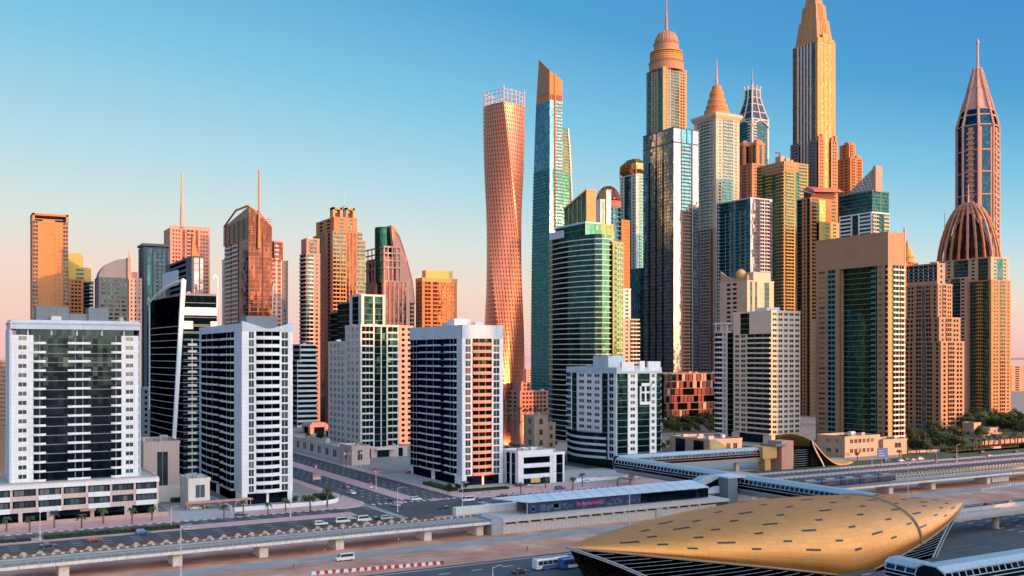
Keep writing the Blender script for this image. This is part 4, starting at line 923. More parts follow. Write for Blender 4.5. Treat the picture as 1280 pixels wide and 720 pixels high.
# --- brown pointed tower
T = Tow("glass_tower", "brown glass tower with a pointed curved crown and a tall mast on its face", 281, 311, 340, 800, glass="gl_bronze", wall="brown")
W, L = T.W, T.L; zt = T.z(297)
T.block(0, 0, W, L, 0, zt, "h9 v.6 h6", "c6 s1 c6 s1 g9", fh=3.7, wall="brown", balm="offwhite", gl2="gl_bronze", bd=1.4, roof=False)
n = 8; pk = T.z(257)
m = MB(); prof = []
zl = T.zz(283, 0, L)
ringb = [(0, 0), (W, 0), (W, L), (0, L)]
for i in range(n + 1):
    q = i / n; prof.append([(0, 0, zt + (pk - zt) * q * .98), (W, 0, zt + (T.zz(284, W, 0) - zt) * q), (W, L, zt + (zl - zt) * q * .5), (0, L, zt + (zl - zt) * q)])
m.loft(prof)
m.build("pointed_crown", "gl_bronze", T.root)
m = MB()
for i in range(9):
    z_ = zt + (zl - zt) * i / 9; m.box(-.3, .5, z_, -.03, L - .5, z_ + .45); m.box(.5, -.3, z_, W - .5, -.03, z_ + .45)
for q in (.2, .4, .6, .8): m.box(-.35, L * q - .2, zt, -.04, L * q + .2, zt + (zl - zt) * (1 - .1 * q)); m.box(W * q - .2, -.35, zt, W * q + .2, -.04, zt + (T.zz(284, W, 0) - zt) * .98)
m.build("crown_mullions", "brown", T.root)
m = MB(); m.path([(-.3, -.3, pk), (W * .5, -.3, (pk + T.zz(284, W, 0)) / 2 + 2), (W, -.3, T.zz(284, W, 0))], .9, 6); m.path([(-.3, -.3, pk), (-.3, L * .5, (pk + zl) / 2 + 5), (-.3, L, zl), (-.3, L + .2, zt)], .9, 6); m.build("crown_edge", "rose", T.root)
T.spire(T.x(323), -1.6, T.z(310), T.z(211), 1.5, .7, "orange"); T.done()
T = Tow("residential_tower", "blue grey and red flanking tower with slanted white balcony strips behind brown tower", 278, 292, 361, 850, glass="gl_red", wall="rose")
W, L = T.W, T.L
T.block(0, 0, T.x(352), L, 0, T.z(322), "s2 h6 c12 s1 w3 w3", "s1 w3 w3 s1", fh=3.7, wall="cool", wall2="rose", balm="offwhite", bd=2.2)
T.block(W * .72, -1.5, T.x(353), L * .6, T.z(322), T.z(300), "c3 g3", None, fh=3.7, balm="offwhite", post=False); T.block(T.x(353) + .5, 3, W, L, 0, T.z(324), "s1 w2 s1", None, fh=3.7, wall="slate", post=False)
m = MB(); m.hexa([(W * .52, -4, T.z(410)), (W * .66, -4, T.z(410)), (W * .66, -.4, T.z(410)), (W * .52, -.4, T.z(410)), (W * .70, -2, T.z(352)), (W * .72, -2, T.z(352)), (W * .72, -.4, T.z(352)), (W * .70, -.4, T.z(352))]); m.build("slanted_pier", "offwhite", T.root); T.done()
# --- stepped gold brown tower
T = Tow("stepped_tower", "stepped gold and brown tower with open portal frames at its top", 392, 416, 453, 880, glass="gl_navy", wall="orange")
W, L = T.W, T.L; zs = T.z(290)
T.block(0, 0, W, L, 0, zs, "b6 s1 b4 s1 h2 s1 h2 s1 h2 s1 b5", "h3 s1 h3 s1 w2 s1", fh=3.6, wall="orange", wall2="brown", balm="ochre", gl2="gl_bronze", bd=.8)
T.block(2, 2, W * .85, L - 2, zs, T.z(272), "s1 w2 s1 w2 s1", "s1 w2 s1 w2 s1", fh=3.6, wall="orange")
for x0, x1, y0 in ((2, W * .38, 5), (W * .48, W * .78, 3)):
    m = MB(); z0, z1 = T.z(272), T.z(257.5)
    m.box(x0, y0, z0, x0 + 1.8, y0 + 8, z1); m.box(x1 - 1.8, y0, z0, x1, y0 + 8, z1); m.box(x0, y0, z1 - 2, x1, y0 + 8, z1); m.box(x0 + 1.8, y0 + 6, z0, x1 - 1.8, y0 + 7.5, z1 - 4); m.build("portal_frame", "ochre", T.root)
T.spire(W * .46, 6, T.z(272), T.z(237), .5, .15, "metal")
m = MB(); m.path([(W * .4, 8, T.z(272)), (W * .4, 8, T.z(258)), (W * .5, 6, T.z(254))], .5, 5); m.build("crane_arm", "red", T.root)
for i, (xa, ya_, zt_) in enumerate(((W + .4, 4, 300),)): T.block(W + .6, 3, W + 4, L, 0, T.z(zt_), "b1", None, fh=3.6, balm="ochre", post=False)
T.done()
T = Tow("residential_tower", "narrow banded tower wing with round white balconies left of the gold stepped tower", 375, 383, 400, 865, glass="gl_navy", wall="rose")
T.block(0, 0, T.W, T.L, 0, T.z(318), "c4 s1 w2 s1", "c1", fh=3.6, balm="offwhite", bd=2); T.block(1, 2, T.W, T.L - 1, T.z(318), T.z(299), "s1 b3 s1", "s1", fh=3.6, balm="orange"); T.done()
T = Tow("terraced_block", "low terraced grey block with white floor bands near the red roofed hut", 366, 372, 396, 840, cat="low building", glass="gl_navy", wall="cool")
T.block(0, 0, T.W, 24, 0, T.z(452), "r1", "r1", fh=4.2, wall="cool"); T.block(3, 2, T.W, 22, T.z(452), T.z(432), "r1", "r1", fh=4.2, wall="cool"); T.done()
T = Tow("market_hut", "small red roofed pavilion at the end of the side street", 378, 388, 410, 770, cat="low building", glass="gl_dark", wall="beige")
T.block(0, 0, T.W, T.L, 0, 5, "s1 g3 s1", "s1 g2 s1", fh=5); m = MB(); m.loft([[(x, y, z_) for x, y in poly_box(-1 + a, -1 + a, T.W + 1 - a, T.L + 1 - a)] for z_, a in ((5.2, 0), (6.2, .2), (8.5, 3))]); m.build("roof_canopy", "rose", T.root); T.done()
# --- pink tower with green drum and curved fin
T = Tow("sail_tower", "pink tower with green glass drum and a curved gold and rose side fin", 455, 480, 519, 900, glass="gl_navy", wall="pink")
W, L = T.W, T.L; zs = T.z(352)
T.block(0, 0, W * .8, L, 0, zs, "v1 h2 v1 h2 v1 h2 v1 h2 v1 h2 s2", "h3 v1 h3 v1 h3 v1", fh=3.7, wall="pink", fin="pink", gl2="gl_red")
T.block(W * .8 + .5, 2, W, L, 0, T.z(372), "s1 b4", None, fh=3.7, balm="rose", post=False)
T.block(2, 2, W * .6, L - 2, zs, T.z(322), "v1 h2 v1 h2 v1 h2 v1", "v1 g2 v1 g2 v1", fh=3.7, fin="pink", gl2="gl_red")
m = MB()
for i in range(6): m.box(-.3, L * i / 5 - .4, zs, .5, L * i / 5 + .4, T.z(308))
for py in (309, 317, 326, 335): m.box(-.4, 0, T.z(py), .4, L, T.z(py) + 1.2); m.box(0, -.4, T.z(py), W * .55, .4, T.z(py) + 1.2)
for i in range(5): m.box(W * .13 * i - .4, -.3, zs, W * .13 * i + .4, .5, T.z(308))
m.build("roof_pergola", "pink", T.root)
cx, cy = W * .18, L * .3; m = MB(); m.lathe([(8, zs), (8, T.z(283)), (7.6, T.z(282))], cx, cy, 24); m.build("glass_drum", "gl_green", T.root)
x0 = T.x(489); pr_ = [(W, zs - 18), (W * .93, T.z(352)), (W * .74, T.z(322)), (W * .52, T.z(296)), (W * .34, T.z(284)), (W * .24, T.z(282))]
m = MB(); m.yprism([(W * .5, zs - 18)] + pr_, 1, 6); m.build("curved_fin", "rose", T.root)
m = MB(); [m.hexa([(a[0], .4, a[1] - 1), (b_[0], .4, b_[1] - 1), (b_[0], L * .7, b_[1] - 1), (a[0], L * .7, a[1] - 1), (a[0], .4, a[1] + 1), (b_[0], .4, b_[1] + 1), (b_[0], L * .7, b_[1] + 1), (a[0], L * .7, a[1] + 1)]) for a, b_ in zip(pr_, pr_[1:])]; m.build("fin_edge", "rose", T.root); T.done()
T = Tow("residential_block", "squat bright yellow orange block with a solid parapet wall on top", 520, 528, 571, 920, glass="gl_bronze", wall="orange")
W, L = T.W, T.L; zt = T.z(352)
T.block(0, 0, W, L, 0, zt, "s1 s1 b5 s2 b12 s2 b5 s2", "s1 w2 w2 s1", fh=3.7, wall="orange", balm="orange", bd=.8, roof=False)
T.b("wall", "ochre").box(-.5, -.5, zt, W + .5, L, T.z(347)); m = MB(); m.box(W * .12, 2, T.z(347), W * .9, 10, T.z(337)); m.build("parapet_wall", "yellow", T.root)
m = MB(); m.box(W * .12, -.6, zt - 4, W * .38, -.32, zt - 2.5); m.box(W * .6, -.6, zt - 4, W * .9, -.32, zt - 2.5); m.build("roof_sign", "red", T.root); T.done()
# --- distant blocks
for lab, xl, xc, xr, yt, D_, w_ in (("low dark apartment block glimpsed beside the pink sky at far left", -4, -2, 7, 452, 900, "dtan"), ("grey waterside block glimpsed left of the dark glass tower", 174, 178, 200, 487, 700, "slate"),
                                    ("low brown warehouse on the right horizon beyond the onion crowned tower", 1262, 1264, 1300, 458, 1700, "dtan"), ("small pale block by the quay between twisted and tapered towers", 655, 658, 668, 462, 1700, "pink")):
    T = Tow("distant_building", lab, xl, xc, xr, D_, cat="low building", glass="gl_dark", wall=w_); T.block(0, 0, T.W, 24, 0, T.z(yt), "s1 w2 s1 w2 s1 w2 s1", "s1 w2 s1", fh=4); T.done()
# --- unseen towers added behind the camera to shade the front row and fill reflections
for i, (s0, s1, hh, w_, c_) in enumerate(((215, 250, 146, "slate", "gl_blue"), (258, 292, 150, "dgrey", "gl_dark"), (298, 338, 145, "orange", "gl_teal"), (344, 384, 148, "dtan", "gl_dark"), (390, 430, 147, "slate", "gl_blue"),
                                          (436, 472, 150, "dgrey", "gl_dark"), (482, 521, 146, "orange", "gl_teal"), (553, 584, 150, "slate", "gl_dark"), (590, 622, 145, "dgrey", "gl_blue"), (628, 664, 148, "orange", "gl_dark"), (670, 700, 138, "slate", "gl_teal"))):  # heights set the shade line; the gap lets a sunbeam onto the balconies
    T = Tow("apartment_tower", "unseen apartment tower added across the highway for shade and reflections", 600, 640, 680, 700, glass=c_, wall=w_, group="unseen towers added across the highway")
    T.s, T.t = s0, -135; T.root.location = (s0, -135, 0); T.block(0, 0, s1 - s0, 35, 0, hh, None, None, fh=7, wall=w_, post=False); T.done()
# ================================================================== GROUND
def noise_mat(name, c0, c1, scale, rough=.95, c2=None, det=8):
    m, nt, b = _new(name); co = nt.nodes.new("ShaderNodeNewGeometry"); n1 = nt.nodes.new("ShaderNodeTexNoise"); n1.inputs["Scale"].default_value = scale; n1.inputs["Detail"].default_value = det; n1.inputs["Roughness"].default_value = .65
    nt.links.new(co.outputs["Position"], n1.inputs["Vector"]); r = nt.nodes.new("ShaderNodeValToRGB"); nt.links.new(n1.outputs["Fac"], r.inputs[0])
    r.color_ramp.elements[0].position = .32; r.color_ramp.elements[1].position = .68; r.color_ramp.elements[0].color = (*c0, 1); r.color_ramp.elements[1].color = (*c1, 1)
    if c2: q = r.color_ramp.elements.new(.5); q.color = (*c2, 1)
    nt.links.new(r.outputs[0], b.inputs["Base Color"]); b.inputs["Roughness"].default_value = rough
    bp = nt.nodes.new("ShaderNodeBump"); bp.inputs["Strength"].default_value = .25; bp.inputs["Distance"].default_value = .3; nt.links.new(n1.outputs["Fac"], bp.inputs["Height"]); nt.links.new(bp.outputs[0], b.inputs["Normal"]); return m
noise_mat("m_sand", (.38, .155, .10), (.64, .38, .28), .07, c2=(.50, .245, .165))
noise_mat("m_city", (.20, .19, .18), (.32, .29, .27), .05)
noise_mat("m_asphalt", (.040, .046, .052), (.075, .082, .09), .12)
def streaks(m_, amt):
    nt = MATS[m_].node_tree; b = nt.nodes["Principled BSDF"]; l = b.inputs["Base Color"].links[0]; src = l.from_socket
    co = nt.nodes.new("ShaderNodeNewGeometry"); mp = nt.nodes.new("ShaderNodeMapping"); mp.inputs["Scale"].default_value = (.02, 1.1, 1); n1 = nt.nodes.new("ShaderNodeTexNoise"); n1.inputs["Scale"].default_value = 1.0; n1.inputs["Detail"].default_value = 5
    nt.links.new(co.outputs["Position"], mp.inputs[0]); nt.links.new(mp.outputs[0], n1.inputs["Vector"]); mr = nt.nodes.new("ShaderNodeMapRange"); mr.inputs["From Min"].default_value = .3; mr.inputs["From Max"].default_value = .7; mr.inputs["To Min"].default_value = 1 - amt; mr.inputs["To Max"].default_value = 1 + amt
    nt.links.new(n1.outputs["Fac"], mr.inputs["Value"]); mu = nt.nodes.new("ShaderNodeVectorMath"); mu.operation = "SCALE"; nt.links.new(src, mu.inputs[0]); nt.links.new(mr.outputs[0], mu.inputs["Scale"]); nt.links.new(mu.outputs[0], b.inputs["Base Color"])
noise_mat("m_highway", (.045, .055, .068), (.08, .092, .105), .08)
noise_mat("m_path", (.22, .24, .25), (.34, .35, .35), .15)
noise_mat("m_pave", (.46, .26, .25), (.60, .38, .36), .35)
noise_mat("m_pavegrey", (.32, .31, .31), (.44, .42, .41), .3)
noise_mat("m_green", (.02, .045, .012), (.06, .09, .025), .5)
noise_mat("m_hedge", (.016, .035, .01), (.05, .075, .02), 1.2)
plain("m_line", (.70, .70, .68), .6); plain("m_kerb", (.6, .58, .56), .8); plain("m_blackkerb", (.05, .05, .05), .8)
plain("m_concrete", (.52, .46, .41), .85); plain("m_beam", (.68, .62, .58), .8); plain("m_conc_dark", (.25, .23, .22), .85)
m, ntw, b = _new("m_water"); b.inputs["Base Color"].default_value = (.02, .03, .04, 1); b.inputs["Roughness"].default_value = .06; b.inputs["Metallic"].default_value = .55
b.inputs["Base Color"].default_value = (.72, .60, .52, 1); b.inputs["Metallic"].default_value = 1.0
co = ntw.nodes.new("ShaderNodeNewGeometry"); n1 = ntw.nodes.new("ShaderNodeTexNoise"); n1.inputs["Scale"].default_value = .22; n1.inputs["Detail"].default_value = 4; ntw.links.new(co.outputs["Position"], n1.inputs["Vector"])
bp = ntw.nodes.new("ShaderNodeBump"); bp.inputs["Strength"].default_value = .10; bp.inputs["Distance"].default_value = .5; ntw.links.new(n1.outputs["Fac"], bp.inputs["Height"]); ntw.links.new(bp.outputs[0], b.inputs["Normal"])
for m_, a_ in (("m_highway", .35), ("m_asphalt", .3), ("m_sand", .18), ("m_path", .15)): streaks(m_, a_)
def sheet(name, polys, z, mat):
    m = MB()
    for p in polys:
        n = len(m.v); m.v += [(x, y, z) for x, y in p]; m.f.append(tuple(range(n, n + len(p))))
    return tag(m.build(name, mat), kind="structure")
def rect(x0, y0, x1, y1): return [(x0, y0), (x1, y0), (x1, y1), (x0, y1)]
sheet("ground", [rect(-30000, -30000, 30000, 30000)], 0, "m_sand")
sheet("city_ground", [rect(-1500, 372, 1900, 2400)], .004, "m_city")
wq = [gp(540, 556), gp(697, 556), gp(690, 517), gp(600, 517)]
sheet("marina_water", [wq, [gp(-60, 640), gp(9, 610), gp(9, 474), gp(-60, 474)]], .012, "m_water")
sheet("sea_water", [[(-9000, 2500), (14000, 2500), (14000, 26000), (-9000, 26000)]], .02, "m_water")
qw = MB(); a, b_ = gp(560, 516), gp(697, 516); qw.box(min(a[0], b_[0]) - 40, a[1] - 1, 0, b_[0] + 60, a[1] + 2, 2.2); tag(qw.build("quay_wall", "concrete"), "pale quay wall along the far edge of orange lit water", "wall")
# roads
HW0, HW1 = 150.0, 257.0
sheet("highway", [rect(-500, HW0, 2600, HW1)], .006, "m_highway")
sheet("service_road", [rect(-500, 338, 2600, 373.5)], .008, "m_asphalt")
JX0, JX1 = 152.0, 192.0
sheet("side_street", [rect(JX0, 373.5, JX1, 900)], .008, "m_asphalt")
sheet("walking_path", [rect(-300, 281, 900, 288)], .008, "m_path")
ml = MB()
def dash(y, x0, x1, l, g, w_=.22, z=.0):
    x = x0
    while x < x1: ml.quad((x, y - w_, .016), (x + l, y - w_, .016), (x + l, y + w_, .016), (x, y + w_, .016)); x += l + g
for y in [162 + 3.9 * i for i in range(23)]:
    dash(y, 320 if 190 < y < 245 else -60, 900, 3.5, 6.5, .2)
dash(HW1 - 2.2, -100, 1400, 400, 0.0, .18)
for y in (343, 347, 351, 366.5, 370): dash(y, -250, JX0 - 3, 3, 6, .13); dash(y, JX1 + 3, 1100, 3, 6, .13)
for y in (339.4, 354.8, 364.0, 372.6): dash(y, -250, JX0 - 4, 350, 0 if False else 60, .12); dash(y, JX1 + 4, 1200, 300, 2, .12)
for x in (158, 161.5, 165, 179.5, 183, 186.5):
    y = 382
    while y < 640: ml.quad((x - .13, y, .016), (x + .13, y, .016), (x + .13, y + 3, .016), (x - .13, y + 3, .016)); y += 9
for x0 in (JX0 - 3, JX1 + 1):            # zebra crossings
    for j in range(11): y = 340 + j * 3.1; ml.quad((x0, y, .017), (x0 + 3, y, .017), (x0 + 3, y + 1.2, .017), (x0, y + 1.2, .017))
for j in range(14): x = JX0 + 1 + j * 2.8; ml.quad((x, 376.5, .017), (x + 1.2, 376.5, .017), (x + 1.2, 379.5, .017), (x, 379.5, .017))
tag(ml.build("road_markings", "m_line"), kind="structure")
def arc(cx, cy, r, a0, a1, n=10): return [(cx + r * math.cos(R(a0 + (a1 - a0) * i / n)), cy + r * math.sin(R(a0 + (a1 - a0) * i / n))) for i in range(n + 1)]
def slab(name, polys, z0, z1, mat):
    m = MB()
    for p in polys: m.prism(p, z0, z1)
    return tag(m.build(name, mat), kind="structure")
rc = 14
SWL = [(-300, 373.5)] + arc(JX0 - rc, 373.5 + rc, rc, -90, 0) + [(JX0, 700), (JX0 - 5, 700), (JX0 - 5, 398), (-300, 398)]
SWR = [(338, 373.5), (338, 397), (JX1 + 5, 398), (JX1 + 5, 700), (JX1, 700)] + arc(JX1 + rc, 373.5 + rc, rc, 180, 270)
slab("pavement", [SWL, SWR], 0, .13, "m_pave")
slab("pavement", [rect(338.1, 373.5, 1300, 379)], 0, .13, "m_pavegrey"); slab("verge", [rect(362, 379.1, 1300, 396)], 0, .11, "m_green"); slab("verge", [rect(545, 396.1, 900, 412)], 0, .1, "m_green")
slab("street_median", [[(168, 384), (176, 384), (176, 640), (168, 640)], [(-300, 355.3), (JX0 - 14, 355.3), (JX0 - 14, 363.6), (-300, 363.6)], [(JX1 + 14, 356), (700, 356), (700, 362), (JX1 + 14, 362)]], 0, .14, "m_pave")
slab("traffic_island", [[(160, 376), (167, 374.6), (167, 380), (162, 383)], [(178, 374.8), (186, 376.5), (182, 381), (178, 379)]], 0, .13, "m_pave")
kb = MB(); kw = MB()
def kerb(pts):
    for (x0, y0), (x1, y1) in zip(pts, pts[1:]):
        L_ = math.hypot(x1 - x0, y1 - y0); n = max(1, int(L_ / 1.6)); d = ((x1 - x0) / L_, (y1 - y0) / L_); nn = (-d[1] * .18, d[0] * .18)
        for i in range(n):
            a = (x0 + (x1 - x0) * i / n, y0 + (y1 - y0) * i / n); c = (x0 + (x1 - x0) * (i + 1) / n, y0 + (y1 - y0) * (i + 1) / n)
            (kb if i % 2 else kw).hexa([(a[0] + nn[0], a[1] + nn[1], 0), (a[0] - nn[0], a[1] - nn[1], 0), (c[0] - nn[0], c[1] - nn[1], 0), (c[0] + nn[0], c[1] + nn[1], 0)] + [(a[0] + nn[0], a[1] + nn[1], .17), (a[0] - nn[0], a[1] - nn[1], .17), (c[0] - nn[0], c[1] - nn[1], .17), (c[0] + nn[0], c[1] + nn[1], .17)])
kerb([(-60, 373.4)] + arc(JX0 - rc, 373.4 + rc, rc, -90, 0) + [(JX0, 560)]); kerb([(JX1, 560)] + arc(JX1 + rc, 373.4 + rc, rc, 180, 270) + [(760, 373.4)])
kerb([(168, 640), (168, 384), (176, 384), (176, 640)]); kerb([(-60, 337.6), (JX0, 337.6)]); kerb([(JX1 + 8, 338), (900, 338)]); kerb([(JX1 + 14, 356), (700, 356)]); kerb([(160, 376), (167, 374.6)])
kw.v, kw.f = kw.v, kw.f
tag(kw.build("road_kerb", "m_kerb"), kind="structure"); tag(kb.build("road_kerb", "m_blackkerb"), kind="structure")
slab("driveway", [rect(78, 373.6, 98, 420)], 0, .15, "m_pavegrey"); slab("driveway", [rect(340, 373.6, 362, 420)], 0, .15, "m_pavegrey")
slab("plaza", [rect(196, 398.5, 262, 470)], 0, .14, "m_pavegrey"); slab("plaza", [[(262.5, 390), (420, 390), (420, 440), (262.5, 440)]], .0, .145, "m_pavegrey")
slab("lawn", [[gp(1128, 578), gp(1300, 562), gp(1300, 528), gp(1128, 545)]], 0, .10, "m_green")
slab("lawn", [[gp(826, 541), gp(900, 541), gp(900, 524), gp(826, 524)]], 0, .10, "m_green")
slab("car_park", [[gp(560, 588), gp(626, 588), gp(626, 566), gp(560, 566)], rect(300, 441, 470, 520)], 0, .02, "m_asphalt")
# hedges
def hedge(label, x0, y0, x1, y1, h_):
    m = MB(); rn = random.Random(x0)
    n = int((x1 - x0) * (y1 - y0) * 14)
    m.box(x0 + .2, y0 + .2, 0, x1 - .2, y1 - .2, h_ * .8)
    for _ in range(min(n, 5000)):
        p = Vector((rn.uniform(x0, x1), rn.uniform(y0, y1), rn.uniform(h_ * .4, h_ * 1.1))); d = Vector((rn.uniform(-1, 1), rn.uniform(-1, 1), rn.uniform(-1, 1))).normalized(); u = d.orthogonal().normalized() * .28; v = d.cross(u).normalized() * .28
        m.quad(p - u - v, p + u - v, p + u + v, p - u + v)
    return tag(m.build("hedge", "m_hedge"), label, "hedge")
hedge("long low dark hedge on the median in front of the shop podium", 31, 358, 74, 361.5, .9)
hedge("green hedge strip on the median at the bottom left edge", -20, 358, 27, 361.5, .5)
hedge("hedge bed beside the curved white wall left of the crossing", 140, 400, 146, 414, .8)
hedge("hedge bed under the tower with orange balconies", 200, 390.5, 224, 393.5, 1.0)
hedge("planting bed at the left foot of orange balconied tower", 197, 396, 201, 425, 1.2)
hedge("hedge row in front of the sandy villa on the right", 545, 404, 620, 410, 1.6)
hedge("long clipped hedge along the road at far right", 625, 400, 760, 408, 2.0)
hedge("hedge behind the small swimming pool between white towers", 84, 424, 96, 426, 1.6)
x_, y_ = gp(205, 617); r = empty("swimming_pool", (x_, y_, 0), "small turquoise swimming pool between the pink block and gatehouse", "pool"); m = MB(); m.box(-6, -3, .0, 6, 3, .35); m.build("pool_rim", "offwhite", r); m = MB(); m.box(-5.4, -2.4, .36, 5.4, 2.4, .42); plain("m_pool", (.02, .30, .36), .08); m.build("pool_water", "m_pool", r)
# white boundary walls
def wall(label, pts, h_, mat="white", t=.18):
    m = MB()
    for (x0, y0), (x1, y1) in zip(pts, pts[1:]):
        L_ = math.hypot(x1 - x0, y1 - y0); nx, ny = -(y1 - y0) / L_ * t, (x1 - x0) / L_ * t
        m.hexa([(x0 + nx, y0 + ny, 0), (x0 - nx, y0 - ny, 0), (x1 - nx, y1 - ny, 0), (x1 + nx, y1 + ny, 0), (x0 + nx, y0 + ny, h_), (x0 - nx, y0 - ny, h_), (x1 - nx, y1 - ny, h_), (x1 + nx, y1 + ny, h_)])
    return tag(m.build("boundary_wall", mat), label, "wall")
wall("low white wall in front of second white tower, curving at the corner", [(100, 386.5)] + arc(JX0 - 19, 399, 12.5, -90, 0, 8) + [(JX0 - 6.5, 425)], 1.7)
wall("low pink wall in front of the shop podium", [(-30, 390), (76, 390)], 1.6, "pink")
wall("white wall beside the driveway ramp", [(99, 388), (99, 420)], 2.2, "offwhite")
wall("long white wall at the foot of blue grey mid-rise", [(262, 396), (330, 396), (336, 400)], 1.8, "white")
wall("pink sand wall behind the palms at far right", [(610, 424), (800, 424)], 3, "rose")
wall("curved low garden wall below the sandy villa", [(520, 412), (560, 406), (600, 404)], 1.6, "concrete")
wall("grey construction wall in front of park trees", [gp(826, 536), gp(896, 540)], 5, "cool")

# ================================================================== VIADUCT (left), EMBANKMENT, VIADUCT (right)
def viaduct(name, label, x0, x1, piers, y0=293.0, w_=11.0, zb=3.3):
    r = empty(name, (x0, y0, 0), label, "viaduct"); L_ = x1 - x0
    m = MB(); m.xprism([(0, zb + .7), (0, zb + 1.5), (w_, zb + 1.5), (w_, zb + .7), (w_ * .7, zb), (w_ * .3, zb)][::-1], 0, L_); m.build("deck", "m_beam", r)
    m = MB(); m.box(0, -.3, zb + .5, L_, .05, zb + 1.35); m.box(0, w_ - .05, zb + .5, L_, w_ + .3, zb + 2.0); m.build("parapet", "m_beam", r)
    m = MB(); m.box(0, .1, zb + 1.5, L_, w_ - .1, zb + 1.62); m.build("track_bed", "m_conc_dark", r)
    m = MB(); [m.box(x_, -.32, zb + .5, x_ + .12, -.301, zb + 1.35) for x_ in range(4, int(L_), 9)]; m.build("expansion_joints", "dgrey", r)
    m = MB()
    for y in (2.6, 4.0, 7.0, 8.4): m.box(0, y - .08, zb + 1.62, L_, y + .08, zb + 1.84)
    m.build("rails", "metal", r)
    m = MB(); n = int(L_ / 2.4)
    for i in range(n): m.box(i * 2.4, w_ - 2.2, zb + 1.62, i * 2.4 + 1.5, w_ - 2.0, zb + 2.5); m.box(i * 2.4 + .2, .4, zb + 1.63, i * 2.4 + 2.0, .6, zb + 2.05)
    m.build("lattice_railing", "dgrey", r)
    m = MB(); m.box(0, -.2, zb + 1.352, L_, -.1, zb + 2.1); m.build("safety_fence", "slate", r)
    for j in range(min(100, int(L_ / 3))): m = MB(); m.box(j * 3, -.26, zb + 1.352, j * 3 + .12, -.205, zb + 2.2); m.build("fence_post", "metal", r)
    for x in piers:
        if x0 < x < x1:
            m = MB(); px = x - x0; m.box(px - 1.3, 2.0, 0, px + 1.3, w_ - 2.0, zb - .6); m.hexa([(px - 1.3, 2, zb - .6), (px + 1.3, 2, zb - .6), (px + 1.3, w_ - 2, zb - .6), (px - 1.3, w_ - 2, zb - .6), (px - 1.7, .4, zb + .69), (px + 1.7, .4, zb + .69), (px + 1.7, w_ - .4, zb + .69), (px - 1.7, w_ - .4, zb + .69)]); m.build("pier", "m_beam", r)
    return r
XE = s_at(628, 293)
viaduct("rail_viaduct", "low concrete tram viaduct on stubby piers crossing the bottom left", -120, XE, [s_at(p, 295) for p in (-20, 80, 222, 330, 425, 535, 600)])
XW = s_at(895, 293)
r = empty("station_embankment", (XE, 293, 0), "concrete retaining wall and platform deck beneath the tram stop canopy", "embankment")
L_ = XW - XE
m = MB(); m.box(0, 0, 0, L_, 17, 3.2); m.build("retaining_wall", "m_concrete", r)
m = MB(); m.box(-.3, -.9, 4.0, L_ + 6, 17.5, 5.0); m.build("platform", "m_concrete", r)
m = MB(); m.box(0, .5, 3.2, L_, 16.5, 4.0); m.build("recess", "black", r)  # black block paints in the shade of the gap under the platform
m = MB()
for i in range(int(L_ / 5)): m.box(i * 5, -.6, 3.2, i * 5 + .9, .5, 4.0)
m.build("bracket_row", "m_concrete", r)
m = MB()
for i in range(int(L_ / 1.5)): m.box(i * 1.5 - .03, -.03, .0, i * 1.5 + .03, .0, 3.18)
m.build("wall_joints", "m_conc_dark", r)
m = MB(); m.box(L_ * .69, -.4, 0, L_ * .69 + 3, .5, 3.9); m.build("wall_pier", "concrete", r)
m = MB(); m.box(-4.5, -.6, 0, .1, 13, 5.4); m.build("end_block", "grey", r)
m = MB(); m.box(3, 3.6, 5.0, L_, 3.75, 5.2); m.box(3, 5, 5.0, L_, 5.15, 5.2); m.build("rails", "metal", r)
# tram stop canopy with its advertising wall
x0c, x1c = s_at(655, 300), s_at(880, 300)
r = empty("tram_stop", (x0c, 297, 5.0), "long tram stop with sloping white panel canopy and dark blue advertising wall", "tram stop"); L_ = x1c - x0c
m = MB(); m.hexa([(0, 0, 4.1), (L_, 0, 4.1), (L_, 11, 5.6), (-10, 8.5, 5.2), (0, 0, 4.4), (L_, 0, 4.4), (L_, 11, 5.9), (-10, 8.5, 5.5)]); m.build("canopy", "cool", r)
m = MB()
for i in range(1, int(L_ / 5.5)): x = i * 5.5; m.hexa([(x - .06, .02, 4.401), (x + .06, .02, 4.401), (x + 2.06, 10.9, 5.891), (x + 1.94, 10.9, 5.891), (x - .06, .02, 4.45), (x + .06, .02, 4.45), (x + 2.06, 10.9, 5.94), (x + 1.94, 10.9, 5.94)])
m.build("canopy_seams", "slate", r)
m = MB(); m.box(.2, .5, .4, L_ * .60, .75, 3.9); ad = m.build("advert_wall", "navy", r)
plain("m_adblue", (.014, .03, .10), .4); plain("m_adpink", (.85, .06, .28), .5)
ad.data.materials.clear(); ad.data.materials.append(MATS["m_adblue"])
m = MB(); rn = random.Random(5)
for i in range(26):
    x = rn.uniform(1, L_ * .58); m.box(x, .46, rn.uniform(.6, 1.6), x + rn.uniform(.8, 3), .5, rn.uniform(1.8, 3.2))
m.build("advert_pattern", "navy", ad)
fc = bpy.data.curves.new("advert_text", "FONT"); fc.body = "Be Remarkable"; fc.size = 1.75; fc.extrude = .03; fc.align_x = "CENTER"; fc.align_y = "CENTER"
ft = bpy.data.objects.new("lettering_curve", fc); COL.objects.link(ft); bpy.context.view_layer.update()
fm = bpy.data.meshes.new_from_object(ft.evaluated_get(bpy.context.evaluated_depsgraph_get())); bpy.data.objects.remove(ft); fm.materials.clear(); fm.materials.append(MATS["m_adpink"])
fo = bpy.data.objects.new("advert_lettering", fm); COL.objects.link(fo); fo.parent = ad; fo.location = (s_at(737, 297) - x0c, .42, 2.2); fo.rotation_euler = (R(90), 0, 0)
m = MB(); m.box(L_ * .60, .5, .4, L_, .7, 3.6); m.build("glass_screen", "gl_dark", r)
